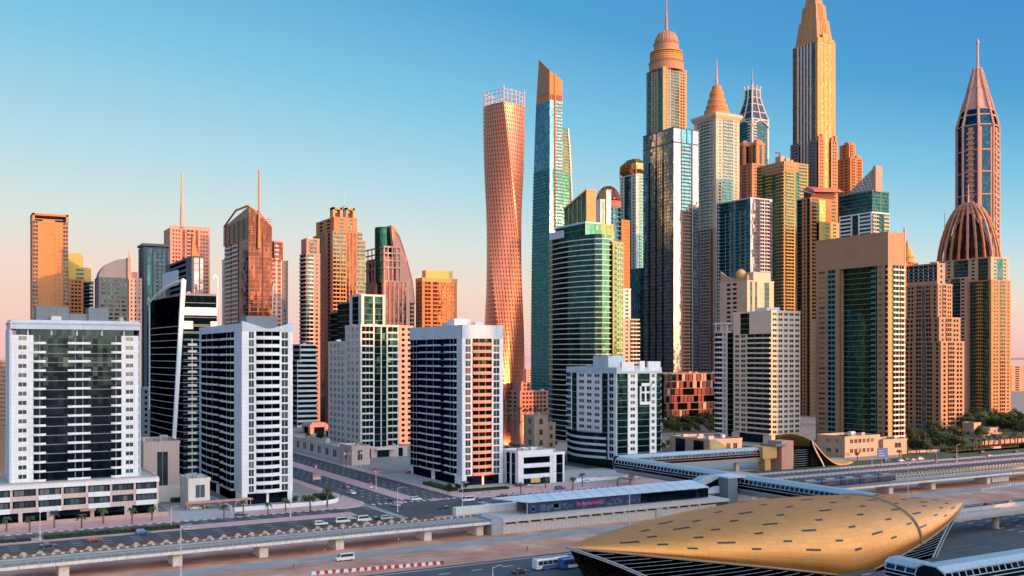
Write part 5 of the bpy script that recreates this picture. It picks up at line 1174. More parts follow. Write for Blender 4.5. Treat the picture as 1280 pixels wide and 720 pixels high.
m = MB(); [m.box(L_ * q - .12, .8, 0, L_ * q + .12, 1.0, 4.1) for q in [i / 14 for i in range(15)]]; m.build("posts", "offwhite", r)
m = MB(); m.box(0, 7.8, .2, L_, 8.2, 5.2); m.build("rear_wall", "dgrey", r)
m = MB(); m.box(-22, 12, -.3, L_, 14.6, .25 + 2.2); m.build("rear_parapet", "offwhite", r)
# right viaduct
viaduct("rail_viaduct", "low concrete tram viaduct curving away on the right, carrying the blue tram", XW + 18, 1500, [s_at(p, 295) for p in (1066, 1114, 1167, 1236, 1310)])
r = empty("ramp_wall", (XW + 6, 310, 0), "stepped concrete barrier wall behind the right hand tram viaduct", "wall"); m = MB(); m.box(0, 8, 0, 900, 9, 3.6); m.build("wall_face", "sand", r)
m = MB(); [m.box(i * 2.6, 8.0, 3.6, i * 2.6 + 1.5, 8.9, 4.5) for i in range(300)]; m.build("barrier_blocks", "sand", r)
r = empty("barrier_wall", (-130, 334.5, 0), "row of pale and brown wedge barriers along the road above tram viaduct", "barrier"); m = MB(); m.box(0, 0, 0, 290, .6, .8); m.build("barrier_base", "brown", r)
m = MB(); [m.hexa([(i * 4.6, -.5, 0), (i * 4.6 + 2.6, -.5, 0), (i * 4.6 + 2.6, -.01, 0), (i * 4.6, -.01, 0), (i * 4.6 + 1.0, -.3, 1.0), (i * 4.6 + 1.7, -.3, .9), (i * 4.6 + 1.7, -.02, .9), (i * 4.6 + 1.0, -.02, 1.0)]) for i in range(62)]; m.build("barrier_blocks", "beige", r)
# tram
def tram(label, x0, y0, z0, ncar, L1=11.0):
    r = empty("tram", (x0, y0, z0), label, "tram")
    for i in range(ncar):
        a = i * (L1 + .5); m = MB(); e0 = 1.2 if i == 0 else 0; e1 = 1.2 if i == ncar - 1 else 0
        m.loft([[(a + .2, -1.25, .5), (a + L1 - .2, -1.25, .5), (a + L1 - .2, 1.25, .5), (a + .2, 1.25, .5)], [(a, -1.35, 1.0), (a + L1, -1.35, 1.0), (a + L1, 1.35, 1.0), (a, 1.35, 1.0)], [(a + e0 * .4, -1.35, 2.6), (a + L1 - e1 * .4, -1.35, 2.6), (a + L1 - e1 * .4, 1.35, 2.6), (a + e0 * .4, 1.35, 2.6)], [(a + e0, -1.1, 3.3), (a + L1 - e1, -1.1, 3.3), (a + L1 - e1, 1.1, 3.3), (a + e0, 1.1, 3.3)]])
        c = m.build("carriage", "m_adblue", r)
        m = MB(); m.box(a + .9, -1.40, 1.6, a + L1 - .9, -1.34, 2.5); m.box(a + .9, 1.34, 1.6, a + L1 - .9, 1.40, 2.5); m.build("window_band", "black", c)
        m = MB(); [m.box(a + q * L1 - .55, -1.42, .7, a + q * L1 + .55, -1.401, 2.55) for q in (.28, .72)]; m.build("door", "navy", c)
        m = MB(); m.box(a + 3, -.9, 3.3, a + L1 - 3, .9, 3.65); m.build("roof_unit", "grey", c)
        if i in (1, 3): m = MB(); m.box(a + 3.2, -1.44, 1.0, a + 7, -1.425, 2.3); m.build("advert_patch", "maroon", c)
    return r
tram("dark blue tram with five carriages on the right viaduct", s_at(998, 297), 296.3, 5.15, 5)

# ================================================================== METRO STATION
T0, MID, HL = 217.6, 222.3, 80.3
def sh(u, th):
    au = math.sqrt(u * u + .003 * (1 - u * u)); a = 24.5 * max(0.0, 1 - au ** 2) + .15; ze = max(-3.0, -2.7 + 13.2 * au ** .72); zr_ = 10.5 + 6.6 * (1 - au ** 1.8)
    return Vector((MID + u * HL, T0 - a * math.sin(th), ze + (zr_ - ze) * max(0.0, math.cos(th)) ** .82))
m, ntm, b = _new("m_shell")
co = ntm.nodes.new("ShaderNodeUVMap"); br = ntm.nodes.new("ShaderNodeTexBrick"); br.offset = 0.0; br.inputs["Scale"].default_value = 1; br.inputs["Brick Width"].default_value = 3.4; br.inputs["Row Height"].default_value = 1.7; br.inputs["Mortar Size"].default_value = .03
br.inputs["Color1"].default_value = (.72, .30, .075, 1); br.inputs["Color2"].default_value = (.64, .265, .065, 1); br.inputs["Mortar"].default_value = (.34, .17, .06, 1)
ntm.links.new(co.outputs[0], br.inputs["Vector"]); ntm.links.new(br.outputs[0], b.inputs["Base Color"]); b.inputs["Metallic"].default_value = .55; b.inputs["Roughness"].default_value = .42
st = empty("metro_station", (0, 0, 0), "golden shell roofed metro station with dark slot skylights and louvred glass sides", "metro station")
me = MB(); NU, NV = 72, 26
grid = [[sh(-1 + 2 * i / NU, -math.pi / 2 + math.pi * j / NV) for j in range(NV + 1)] for i in range(NU + 1)]
for i in range(NU + 1): me.v += [tuple(p) for p in grid[i]]
uvs = []
for i in range(NU):
    for j in range(NV):
        a = i * (NV + 1) + j; me.f.append((a, a + NV + 1, a + NV + 2, a + 1))
mesh = me.mesh("shell_roof", "m_shell", True); uvl = mesh.uv_layers.new(name="UVMap")
arcl = [j * 64.0 / NV for j in range(NV + 1)]
for p in mesh.polygons:
    for li in p.loop_indices:
        vi = mesh.loops[li].vertex_index; i, j = divmod(vi, NV + 1); uvl.data[li].uv = (i * 160.6 / NU, arcl[j] * .92)
shell = bpy.data.objects.new("shell_roof", mesh); COL.objects.link(shell); shell.parent = st
sm = shell.modifiers.new("thick", "SOLIDIFY"); sm.thickness = .5; sm.offset = 1
# edge trim
m = MB()
for th in (-math.pi / 2, math.pi / 2):
    pts = [sh(-1 + 2 * i / 60, th) + Vector((0, 0, -.15)) for i in range(61)]
    m.path(pts, .33, 6)
m.build("shell_edge", "dtan", st)
m = MB(); pts = [sh(.40, -math.pi / 2 + math.pi * j / 40) for j in range(41)]; m.path(pts, .5, 6); m.build("shell_seam", "dtan", st)
# skylight slots
rn = random.Random(11); slots = []
for r_, th in enumerate((.1, .3, .5, .7, .9, 1.1, 1.26)):
    x = -.84 + .1 * (r_ % 2) + rn.uniform(0, .03)
    while x < .84:
        L_ = .034 if (len(slots) % 3) else .062
        if sh(x, th).z > 3 and 24 * (1 - x * x) > 8: slots.append((x, th, L_))
        x += .2 + rn.uniform(0, .03)
for x, th, L_ in slots:
    m = MB(); n = 4; t_ = .4 / max(6, 24 * (1 - x * x))
    ra, rb_ = [], []
    for i in range(n + 1):
        u = x - L_ / 2 + L_ * i / n
        for o_, lst in ((-t_, ra), (t_, rb_)):
            p = sh(u, th + o_); nv = (sh(u, th + o_ + .01) - p).cross(sh(u + .01, th + o_) - p).normalized(); nv = nv if nv.z > 0 else -nv; lst.append(p + nv * .06)
    for i in range(n): m.quad(ra[i], ra[i + 1], rb_[i + 1], rb_[i])
    m.build("skylight", "black", st)
# louvred glass sides under the shell edge
for sg, nm in ((1, "near"), (-1, "far")):
    g = MB(); lv = MB(); n = 60; rows = 16
    top = [sh(-.985 + 1.97 * i / n, sg * math.pi / 2) for i in range(n + 1)]
    def low(i, q):
        if sg > 0:                     # the glazing leans out to a base line in front of the shell
            u = -.985 + 1.97 * i / n; b0 = Vector((MID, 189.5, 0)); b1 = Vector((160, 185, 0)) if u < 0 else Vector((257, 195, 0))
            return (b0 + (b1 - b0) * abs(u)).lerp(top[i], q)
        p = top[i]; u = -.985 + 1.97 * i / n; yb = T0 - sg * (24 * (1 - u * u)) ; yb = yb + (T0 - sg * max(5.0, 17 * (1 - abs(u) ** 3)) - yb) * .55
        return Vector((p.x - (1 - q) * 6 * u * abs(u) * 1.2, p.y + (yb - p.y) * (1 - q), p.z * q))
    for i in range(n): g.quad(low(i, 0), low(i + 1, 0), low(i + 1, 1) + Vector((0, 0, -.3)), low(i, 1) + Vector((0, 0, -.3)))
    g.build("side_glazing", "gl_black", st)
    for k_ in range(rows):
        z_ = .8 + k_ * .62
        for i in range(n):
            if top[i].z - .5 < z_ or top[i + 1].z - .5 < z_: continue
            a, c = low(i, z_ / top[i].z), low(i + 1, z_ / top[i + 1].z); o_ = Vector((0, -sg * .3, 0)); h_ = Vector((0, 0, .07))
            lv.hexa([a + o_, c + o_, c, a, a + o_ + h_, c + o_ + h_, c + h_, a + h_])
    lv.build("louvre_slats", "slate", st)
for e_ in (Vector((160, 185, 0)), Vector((257, 195, 0))):
    p0 = sh(-1 if e_.x < MID else 1, math.pi / 2); m = MB(); pts = [p0.lerp(e_, q) + Vector((0, 0, 1.2 * math.sin(math.pi * q))) for q in [i / 12 for i in range(13)]]
    m.path(pts, .26, 6); m.path([p + Vector((.8 if e_.x > MID else -.8, -.4, -.2)) for p in pts], .16, 6); m.build("side_rim", "grey", st)
m = MB(); m.box(MID - 45, T0 - 18, 0, MID + 40, T0 + 18, .8); m.build("station_base", "concrete", st)
# metro viaduct entering the station
for lab, x0, x1 in (("elevated metro viaduct leaving the golden station to the right", MID + 58, 1500), ("elevated metro viaduct entering the golden station from the left", -200, MID - 62)):
    r = empty("metro_viaduct", (x0, T0, 0), lab, "viaduct"); L_ = x1 - x0
    m = MB(); m.xprism([(-5, 5.2), (5, 5.2), (5.2, 6.2), (5.2, 7), (4.9, 7), (4.9, 6), (-4.9, 6), (-4.9, 7), (-5.2, 7), (-5.2, 6.2)][::1], 0, L_); 
    if x1 > 1000: m.build("deck", "m_concrete", r)
    else: m = MB(); m.xprism([(-5, -.9), (5, -.9), (5.2, -.2), (-5.2, -.2)], 0, L_ * .0 + 1); m.build("deck", "m_concrete", r)
    if x1 > 1000:
        m = MB(); [m.box(0, y - .08, 6.0, L_, y + .08, 6.2) for y in (-3, -1.5, 1.5, 3)]; m.build("rails", "metal", r)
        for i in range(20):
            m = MB(); m.lathe([(1.1, 0), (1.1, 4), (2.2, 5.2)], 10 + i * 30, 0, 12); m.build("pier", "m_concrete", r)

# ================================================================== FOOTBRIDGES
def tube_bridge(name, label, axis, a0, a1, c, z0, w_=6.5, h_=4.6, piers=(), warm=False):
    """covered footbridge: curved glazed sides, blue metal roof, grey belly; runs along axis from a0 to a1 at cross position c"""
    r = empty(name, (0, 0, 0), label, "footbridge")
    hw = w_ / 2
    prof = [(-hw * .75, z0), (hw * .75, z0), (hw, z0 + .9), (hw * 1.04, z0 + h_ * .55), (hw * .86, z0 + h_ * .86), (hw * .45, z0 + h_), (-hw * .45, z0 + h_), (-hw * .86, z0 + h_ * .86), (-hw * 1.04, z0 + h_ * .55), (-hw, z0 + .9)]
    def ext(m, pr, b0, b1):
        if axis == "y": m.yprism([(c + x, z) for x, z in pr], b0, b1)
        else: m.xprism([(c + x, z) for x, z in pr], b0, b1)
    k = lambda q: [(x * q, z0 + h_ * .5 + (z - z0 - h_ * .5) * q) for x, z in prof]
    m = MB(); ext(m, k(.97), a0, a1); m.build("glass_tube", "gl_dark", r)
    m = MB(); n = int((a1 - a0) / 2.4)
    for i in range(n + 1):
        a = a0 + (a1 - a0) * i / n; p = k(1.0); 
        for (x, z), (x2, z2) in list(zip(p, p[1:]))[1:8]: m.tube((c + x, a, z) if axis == "y" else (a, c + x, z), (c + x2, a, z2) if axis == "y" else (a, c + x2, z2), .13, .13, 4)
    for x, z in (prof[3], prof[8], prof[2], prof[9], (hw * 1.03, z0 + h_ * .38), (-hw * 1.03, z0 + h_ * .38)): m.tube((c + x, a0, z) if axis == "y" else (a0, c + x, z), (c + x, a1, z) if axis == "y" else (a1, c + x, z), .12, .12, 4)
    m.build("ribs", "cool" if not warm else "pink", r)
    m = MB(); pr = [(hw * .92, z0 + h_ * .78), (hw * .93, z0 + h_ * .84), (hw * .47, z0 + h_ + .12), (-hw * .47, z0 + h_ + .12), (-hw * .93, z0 + h_ * .84), (-hw * .92, z0 + h_ * .78), (-hw * .4, z0 + h_ - .1), (hw * .4, z0 + h_ - .1)]
    ext(m, pr, a0 - .4, a1 + .4); m.build("roof", "m_bridge_roof", r)
    m = MB(); ext(m, [(-hw * .8, z0 - 1.0), (hw * .8, z0 - 1.0), (hw * 1.02, z0 + .85), (-hw * 1.02, z0 + .85)], a0, a1); m.build("belly", "grey", r)
    for a in piers:
        m = MB(); x, y = (c, a) if axis == "y" else (a, c); m.box(x - 1, y - 1, 0, x + 1, y + 1, z0 - 1); m.build("pier", "pink", r)
    return r
plain("m_bridge_roof", (.36, .46, .52), .5, .2)
XB = 283.0
tube_bridge("footbridge", "long blue roofed glazed footbridge crossing from the golden station over the tram line", "y", 238, 386, XB, 5.8, w_=7.5, h_=6.2, piers=(262, 330, 378))
xe = s_at(944, 402)
tube_bridge("footbridge", "shorter glazed footbridge branch running right towards the small shell roofed entrance", "x", XB + 2, xe, 392, 5.9, w_=7, h_=6, piers=(XB + 40, XB + 78), warm=True)
tube_bridge("footbridge", "near glazed footbridge with blue roof in the bottom right corner", "x", 197, 420, 150, 6.6, w_=8, h_=5.5)
tube_bridge("footbridge", "short glazed link from the golden station to near footbridge", "y", 154.5, 163, 201, 6.5, w_=7, h_=5)
# stair link
r = empty("bridge_stairs", (XB, 306, 0), "enclosed grey stair and lift shaft linking the footbridge to tram stop", "stair tower")
m = MB(); m.box(-11, -6, 0, -6, 2, 11.5); m.build("lift_shaft", "slate", r); m = MB(); m.box(-11.6, -6.6, 11.5, -2, 3, 12.1); m.build("shaft_roof", "cool", r)
m = MB(); m.box(-6, -4, 5, -3, 2, 11.4); m.build("landing", "gl_black", r)
m = MB(); m.yprism([(-11.2, 11.2), (-11.2, 12.2), (-18, 12.2), (-34, 5.6), (-34, 4.8), (-31, 4.8)], -1, 3); m.build("stair_roof", "m_bridge_roof", r)
m = MB(); m.yprism([(-11.2, 5), (-11.2, 11.1), (-16, 10.5), (-30, 5)], -.4, 2.4); m.build("stair_side", "gl_black", r)
m = MB(); m.yprism([(-11.2, 5.2), (-11.2, 8), (-14, 8), (-22, 5.2)], -1.1, -.5); m.build("stair_arch", "cool", r)
# small entrance with shell roof
ex, ey = s_at(972, 392), 388
r = empty("entrance_pavilion", (ex, ey, 0), "pink lift tower and glazed hall where the shorter footbridge ends", "pavilion")
m = MB(); m.box(-4, -3, 0, 4.5, 7, zat(553, 520)); m.build("lift_tower", "rose", r); m = MB(); m.box(-16, -1.5, 6.2, -6, 8.5, 12.4); m.build("bridge_end", "ochre", r); m = MB(); m.box(-14, -1, 0, -10, 4, 6.2); m.build("support", "ochre", r); m = MB(); m.box(-9, -4, 12.6, -2, 8, 13.6); m.build("dark_cap", "slate", r)
r = empty("entrance_hall", (ex + 5, ey, 0), "small metro entrance with curved golden shell roof and dark louvred hall", "pavilion")
h2 = 12.0; m = MB(); m.box(0, 0, 0, 18, 22, h2 - 1.5); m.build("hall_glazing", "gl_black", r)
m = MB(); [m.box(-.1, -.35, 1 + 1.2 * i, 18, -.02, 1.2 + 1.2 * i) for i in range(8)]; m.build("louvre_slats", "slate", r)
def sh2(u, v):
    return Vector((13 + 32 * u, -3 + 27 * v, 15 - 13.5 * (math.sin(u * math.pi / 2)) ** 1.15 + 2.4 * math.sin(math.pi * v) * (1 - u) - 3.5 * (1 - v) * math.sin(math.pi * u)))
m = MB(); n, k_ = 20, 10
for i in range(n + 1): m.v += [tuple(sh2(i / n, j / k_)) for j in range(k_ + 1)]
for i in range(n):
    for j in range(k_): a = i * (k_ + 1) + j; m.f.append((a, a + k_ + 1, a + k_ + 2, a + 1))
so_ = m.build("shell_roof", "m_shellsmall" if False else "gold", r, True); sm = so_.modifiers.new("thick", "SOLIDIFY"); sm.thickness = .5
m = MB()
for i in range(n): p, q = sh2(i / n, 0), sh2((i + 1) / n, 0); m.quad((p.x, p.y + 1, 0), (q.x, q.y + 1, 0), (q.x, q.y + 1, q.z - .1), (p.x, p.y + 1, p.z - .1))
m.build("shell_side", "gl_black", r)
m = MB(); m.path([(13 + 9 * q ** 1.6, -3.4, 15 * (1 - q) ** .8) for q in [i / 10 for i in range(11)]], .4, 6); m.build("shell_rim", "offwhite", r)
# podium by the footbridge
T = Tow("low_office", "low beige flat roofed building beyond the footbridge, yellow corner panel", 838, 887, 927, 575, cat="low building", glass="gl_dark", wall="beige", detail=2)
T.block(0, 0, T.W, T.L, 0, T.z(552), "s7 w2 s1 w2 s2", "s2 g4 s3 g4 s2", fh=T.z(552), units=6, sill=.4, jamb=.05)
m = MB(); m.box(.3, -.5, T.z(566), T.W * .45, -.32, T.z(556)); m.build("corner_panel", "yellow", T.root); T.done()
T = Tow("low_office", "small sandy block with square window right of the portal tower base", 1064, 1102, 1127, 600, cat="low building", glass="gl_dark", wall="beige", detail=2)
T.done() if False else bpy.data.objects.remove(T.root)
T = Tow("villa", "sandy two level villa with flat roofs among palms at right", 1189, 1224, 1258, 745, cat="house", glass="gl_dark", wall="sand", detail=2)
W, L = T.W, T.L
T.block(0, 0, W * .5, L * .7, 0, T.z(541), "s2 w2 s3 w2 s1", "s2 w2 s3", fh=6, sill=.4, jamb=.1); T.block(2, L * .25, W * .3, L * .65, T.z(541), T.z(531), "s1", "s1", fh=4); T.block(W * .5 + .7, 3, W * .8, L * .6, 0, T.z(538), "s1 w3 s1", "s1", fh=6, post=False); T.block(W * .8 + .7, 6, W * 1.1, L * .6, 0, T.z(545), "s1 w3 s1", "s1", fh=6, post=False); T.done()

# ================================================================== TREES
plain("m_trunk", (.16, .10, .06), .9); 
def leafm(name, c):
    m, nt, b = _new(name); oi = nt.nodes.new("ShaderNodeObjectInfo"); g = nt.nodes.new("ShaderNodeTexCoord"); n1 = nt.nodes.new("ShaderNodeTexNoise"); n1.inputs["Scale"].default_value = .9; n1.inputs["Detail"].default_value = 3
    nt.links.new(g.outputs["Object"], n1.inputs["Vector"]); ad = nt.nodes.new("ShaderNodeMath"); ad.operation = "MULTIPLY_ADD"; nt.links.new(oi.outputs["Random"], ad.inputs[0]); ad.inputs[1].default_value = .6; nt.links.new(n1.outputs["Fac"], ad.inputs[2])
    mu = nt.nodes.new("ShaderNodeVectorMath"); mu.operation = "SCALE"; mu.inputs[0].default_value = c; nt.links.new(ad.outputs[0], mu.inputs["Scale"]); nt.links.new(mu.outputs[0], b.inputs["Base Color"]); b.inputs["Roughness"].default_value = .7; return m
leafm("m_leaf", (.055, .085, .025)); leafm("m_palm", (.065, .085, .03)); leafm("m_leaf_redlit", (.20, .05, .03))  # for the red lit palm, red light is put into the leaf colour
def palm_proto(seed, h_=6.0, rad=2.6, nf=22, leaf="m_palm"):
    rn = random.Random(seed); r = empty("palm_tree", (0, 0, 0)); m = MB()
    m.loft([[(rr_ * math.cos(a) + ox, rr_ * math.sin(a), z) for a in [2 * math.pi * j / 8 for j in range(8)]] for z, rr_, ox in ((0, .42, 0), (.4, .32, 0), (h_ * .5, .27, .08), (h_ * .92, .24, .12), (h_, .4, .12), (h_ + .3, .2, .12))]); m.build("trunk", "m_trunk", r)
    m = MB(); o = Vector((.12, 0, h_))
    for i in range(nf):
        az = 2 * math.pi * i / nf + rn.uniform(-.2, .2); up = rn.uniform(-.2, 1.15); L_ = rad * rn.uniform(.85, 1.15); d = Vector((math.cos(az), math.sin(az), 0)); side = Vector((-d.y, d.x, 0)); prev = None
        n = 6
        for k_ in range(n + 1):
            q = k_ / n; p = o + d * (L_ * q * (.95 - .2 * max(0, up))) + Vector((0, 0, L_ * (up * q * .75 - .85 * q * q))); wv = .34 * rad / 2.6 * math.sin(math.pi * min(1, .15 + q * .85)) + .03
            cur = (p + side * wv - Vector((0, 0, wv * .6)), p, p - side * wv - Vector((0, 0, wv * .6)))
            if prev: m.quad(prev[0], prev[1], cur[1], cur[0]); m.quad(prev[1], prev[2], cur[2], cur[1])
            prev = cur
    m.build("crown", leaf, r); return r
def tree_proto(seed, h_=7.0, rad=3.0, nleaf=1500, leaf="m_leaf"):
    rn = random.Random(seed); r = empty("broadleaf_tree", (0, 0, 0)); m = MB(); m.tube((0, 0, 0), (.1, 0, h_ * .5), .26, .16, 7)
    for i in range(5): a = rn.uniform(0, 6.28); m.tube((.1, 0, h_ * .4), (math.cos(a) * rad * .55, math.sin(a) * rad * .55, h_ * rn.uniform(.55, .8)), .12, .05, 5)
    m.build("trunk", "m_trunk", r); m = MB()
    lobes = [(Vector((rn.uniform(-.6, .6) * rad, rn.uniform(-.6, .6) * rad, h_ * rn.uniform(.45, .85))), rad * rn.uniform(.35, .6)) for _ in range(9)]
    for _ in range(nleaf):
        c, q = rn.choice(lobes); d = Vector((rn.gauss(0, 1), rn.gauss(0, 1), rn.gauss(0, .8))).normalized(); p = c + d * q * rn.uniform(.55, 1.05); s_ = rn.uniform(.14, .3)
        u = Vector((rn.gauss(0, 1), rn.gauss(0, 1), rn.gauss(0, 1))).normalized(); v = u.orthogonal().normalized(); m.quad(p - u * s_ - v * s_, p + u * s_ - v * s_ * .6, p + u * s_ + v * s_, p - u * s_ * .7 + v * s_)
    m.build("crown", leaf, r); return r
pal = [palm_proto(i, 4.8 + .5 * i, 2.5, 20 + 3 * i) for i in range(3)]; trs = [tree_proto(10 + i, 6.5 + i, 3 + .4 * i) for i in range(3)]; redp = palm_proto(9, 5, 1.7, 20, "m_leaf_redlit"); USED = set()
def put(protos, i, x, y, label, group, sc=1.0, z=.12):
    p = protos[i % len(protos)]; rz = random.uniform(0, 6.28)
    if p.name in USED: o = copy_tree(p, (x, y, z), rz, label, group, sc)
    else: USED.add(p.name); o = p; o.location = (x, y, z); o.rotation_euler = (0, 0, rz); o.scale = (sc,) * 3; tag(o, label, None, group)
    o["category"] = "palm" if "palm" in o.name else "tree"; return o
# kerbside palms
for i, (px, py, what) in enumerate(((8, 665, "left edge"), (37, 666, "pink shop wall"), (68, 660, "lit shopfront"), (102, 661, "podium gateway"), (129, 655, "third podium bay"), (165, 656, "fourth podium bay"), (190, 651, "end of podium"))):
    put(pal, i, *gp(px, py), "kerbside palm before the shop podium, by the " + what, "palms along the shop podium", .95)
for i, (px, py, what) in enumerate(((280, 648, "carport"), (304, 643, "corner of second white tower"), (335, 643, "middle of second white tower"), (357, 639, "white wall end"))):
    put(pal, i + 1, *gp(px, py), "short palm in front of the second white tower, at the " + what, "palms by second white tower", .85)
put(pal, 0, *gp(388, 639), "larger bushy palm on the curved corner, left one", "corner palms", 1.15); put(pal, 2, *gp(409, 634), "larger bushy palm on the curved corner, right one", "corner palms", 1.2)
for i, (px, py, what) in enumerate(((682, 610, "low office"), (716, 612, "white wall start"), (728, 608, "white wall middle"), (795, 592, "footbridge end"), (651, 618, "yellow shop sign"))):
    put([redp] if i == 4 else pal, i, *gp(px, py), ("red lit palm near the " if i == 4 else "kerbside palm near the ") + what, "palms before the low office", .95)
for i, (px, py, what) in enumerate(((572, 614, "planting bed"), (582, 613, "tower doorway"), (555, 597, "tower side"), (540, 594, "quiet lane"), (563, 616, "bus lane"))):
    put(trs, i, *gp(px, py), "small street tree beside orange balconied tower, by the " + what, "trees by the orange balconied tower", .5)
n = 0
for px, py, sc in ((836, 533, 1), (846, 531, 1.2), (857, 533, 1.25), (868, 531, 1.3), (878, 534, 1.2), (888, 535, 1.25), (841, 527, 1.2), (852, 525, 1.3), (863, 524, 1.35), (875, 526, 1.4), (886, 527, 1.3), (893, 530, 1.2)) + tuple((830 + i * 4.6, 530 + (i * 7) % 11, 1.1 + (i % 4) * .12) for i in range(15)):
    put(trs, n, *gp(px, py + 4), "bushy dark green tree in the park grove behind grey construction wall", "park grove trees", sc); n += 1
wr = random.Random(21)
for i in range(44):
    px = wr.uniform(1132, 1200); py = wr.uniform(544, 568); put(trs if i % 3 else pal, i, *gp(px, py), "tree in the garden below the stepped tan tower" if i % 3 else "palm in the garden below the stepped tan tower", "garden trees at the right", wr.uniform(.8, 1.3))
for i in range(64):
    px = wr.uniform(1203, 1290); py = wr.uniform(526, 550) if i % 2 else wr.uniform(530, 540)
    put(trs, i, *gp(px, py), "bushy tree in the thicket behind the sandy villa", "thicket behind the villa", wr.uniform(1.0, 1.6))
for i in range(14):
    px = 1216 + i * 5.2 + wr.uniform(-2, 2); put(pal, i, *gp(px, 563 - i * .5), "tall palm in the row along the pink sand wall at right", "palm row at the right", 1.5)
for i, (px, py) in enumerate(((1072, 577), (1124, 575))): put(pal, i, *gp(px, py), ("small palm left of the blue road sign", "small palm right of the blue road sign")[i], None, 1.0)
for i in range(10): put(trs if i % 2 else pal, i, *gp(806 + i * 4.5, 557 + (i % 3) * 3), 'young tree on the plot between mid-rise and beige office' if i % 2 else 'young palm on the plot between mid-rise and beige office', 'plot trees beyond the footbridge', .7)
for i in range(6): put(trs, i, 122 + i * 3.8, 391 + (i % 2) * 3, 'small round tree behind the curved white wall', 'trees on the curved corner plot', .42)
for i in range(8): put(pal, i, *dp(637 + i * 6.5, 1010), "quay palm below the waterfront building", "quay palms", 1.3)
for i in range(7): put(pal, i, *gp(634 + i * 5, 571 - (i % 2) * 3), "dark palm on the near bank of orange water", "near bank palms", 1.2)
for i in range(7): put(trs, i, *gp(388 + i * 11 + wr.uniform(-3, 3), 553 - (i % 3)), "low tree on the lane behind pinkish pavilion", "trees behind the pavilion", .9)
for p in pal + trs + [redp]:
    if p.name not in USED: [bpy.data.objects.remove(c) for c in list(p.children)]; bpy.data.objects.remove(p)

# ================================================================== VEHICLES
for nme, c in (("m_carwhite", (.78, .78, .78)), ("m_carred", (.45, .04, .05)), ("m_cardark", (.04, .045, .055)), ("m_carsilver", (.45, .46, .48)), ("m_carblue", (.04, .13, .36)), ("m_carpink", (.6, .10, .22))):
    m, nt_, b = _new(nme); b.inputs["Base Color"].default_value = (*c, 1); b.inputs["Roughness"].default_value = .25; b.inputs["Metallic"].default_value = .1; b.inputs["Coat Weight"].default_value = .6
plain("m_tail", (.5, .02, .02), .3); plain("m_head", (.8, .8, .75), .2)
def car_proto(name, kind, paint):
    r = empty(name, (0, 0, 0)); L_, w_, h_ = {"car": (4.5, 1.8, 1.45), "suv": (4.8, 1.9, 1.8), "van": (5.4, 2.0, 2.25)}[kind]; a = L_ / 2; hw = w_ / 2
    if kind == "van": low = [(-a, .35), (a, .35), (a, .95), (a * .8, 1.2), (-a, 1.25)]; cab = [(-a * .98, 1.25), (a * .78, 1.2), (a * .52, h_), (-a * .9, h_)]
    elif kind == "suv": low = [(-a, .4), (a, .4), (a, .95), (a * .5, 1.1), (-a, 1.1)]; cab = [(-a * .96, 1.1), (a * .48, 1.1), (a * .18, h_), (-a * .82, h_)]
    else: low = [(-a, .3), (a, .3), (a, .7), (a * .45, .92), (-a * .6, .95), (-a, .9)]; cab = [(-a * .68, .93), (a * .45, .92), (a * .1, h_), (-a * .4, h_)]
    def solid(m, pr, w0, w1):
        k = len(pr); m.loft([[(x, -w0 if z < pr[0][1] + .3 else -w1, z) for x, z in pr], [(x, w0 if z < pr[0][1] + .3 else w1, z) for x, z in pr]])
    m = MB(); m.yprism(low, -hw, hw); top = [p for p in cab]
    m.loft([[(cab[0][0], -hw * .97, cab[0][1]), (cab[1][0], -hw * .97, cab[1][1]), (cab[1][0], hw * .97, cab[1][1]), (cab[0][0], hw * .97, cab[0][1])], [(cab[3][0], -hw * .82, h_), (cab[2][0], -hw * .82, h_), (cab[2][0], hw * .82, h_), (cab[3][0], hw * .82, h_)]])
    o = m.build("body", paint, r); bv = o.modifiers.new("bevel", "BEVEL"); bv.width = .09; bv.segments = 2
    zb, zt_ = cab[0][1] + .06, h_ - .14; m = MB()
    def yb(z): q = (z - cab[0][1]) / (h_ - cab[0][1]); return hw * (.97 - .15 * q) + .012
    def xf(z, i): q = (z - cab[0][1]) / (h_ - cab[0][1]); return cab[1][0] + (cab[2][0] - cab[1][0]) * q if i else cab[0][0] + (cab[3][0] - cab[0][0]) * q
    for sg in (-1, 1): m.quad((xf(zb, 0) + .25, sg * yb(zb), zb), (xf(zb, 1) - .2, sg * yb(zb), zb), (xf(zt_, 1) - .15, sg * yb(zt_), zt_), (xf(zt_, 0) + .2, sg * yb(zt_), zt_))
    for i, dx_ in ((1, .015), (0, -.015)): m.quad((xf(zb, i) + dx_, -hw * .85, zb), (xf(zb, i) + dx_, hw * .85, zb), (xf(zt_, i) + dx_, hw * .75, zt_), (xf(zt_, i) + dx_, -hw * .75, zt_))
    m.build("windows", "pane_a", r)
    for x in (-a * .62, a * .62):
        for sg in (-1, 1): m = MB(); m.tube((x, sg * (hw - .2), .33), (x, sg * (hw + .03), .33), .33, .33, 12); w2 = m.build("wheel", "tyre", r); m = MB(); m.tube((x, sg * (hw + .03), .33), (x, sg * (hw + .05), .33), .19, .19, 10); m.build("hub", "metal", w2)
    for sg in (-1, 1):
        m = MB(); m.box(a - .02, sg * hw * .7 - .2, .62, a + .03, sg * hw * .7 + .2, .8); m.build("headlight", "m_head", r); m = MB(); m.box(-a - .03, sg * hw * .75 - .15, .7, -a + .02, sg * hw * .75 + .15, .95); m.build("tail_light", "m_tail", r)
    return r
CARP = {}
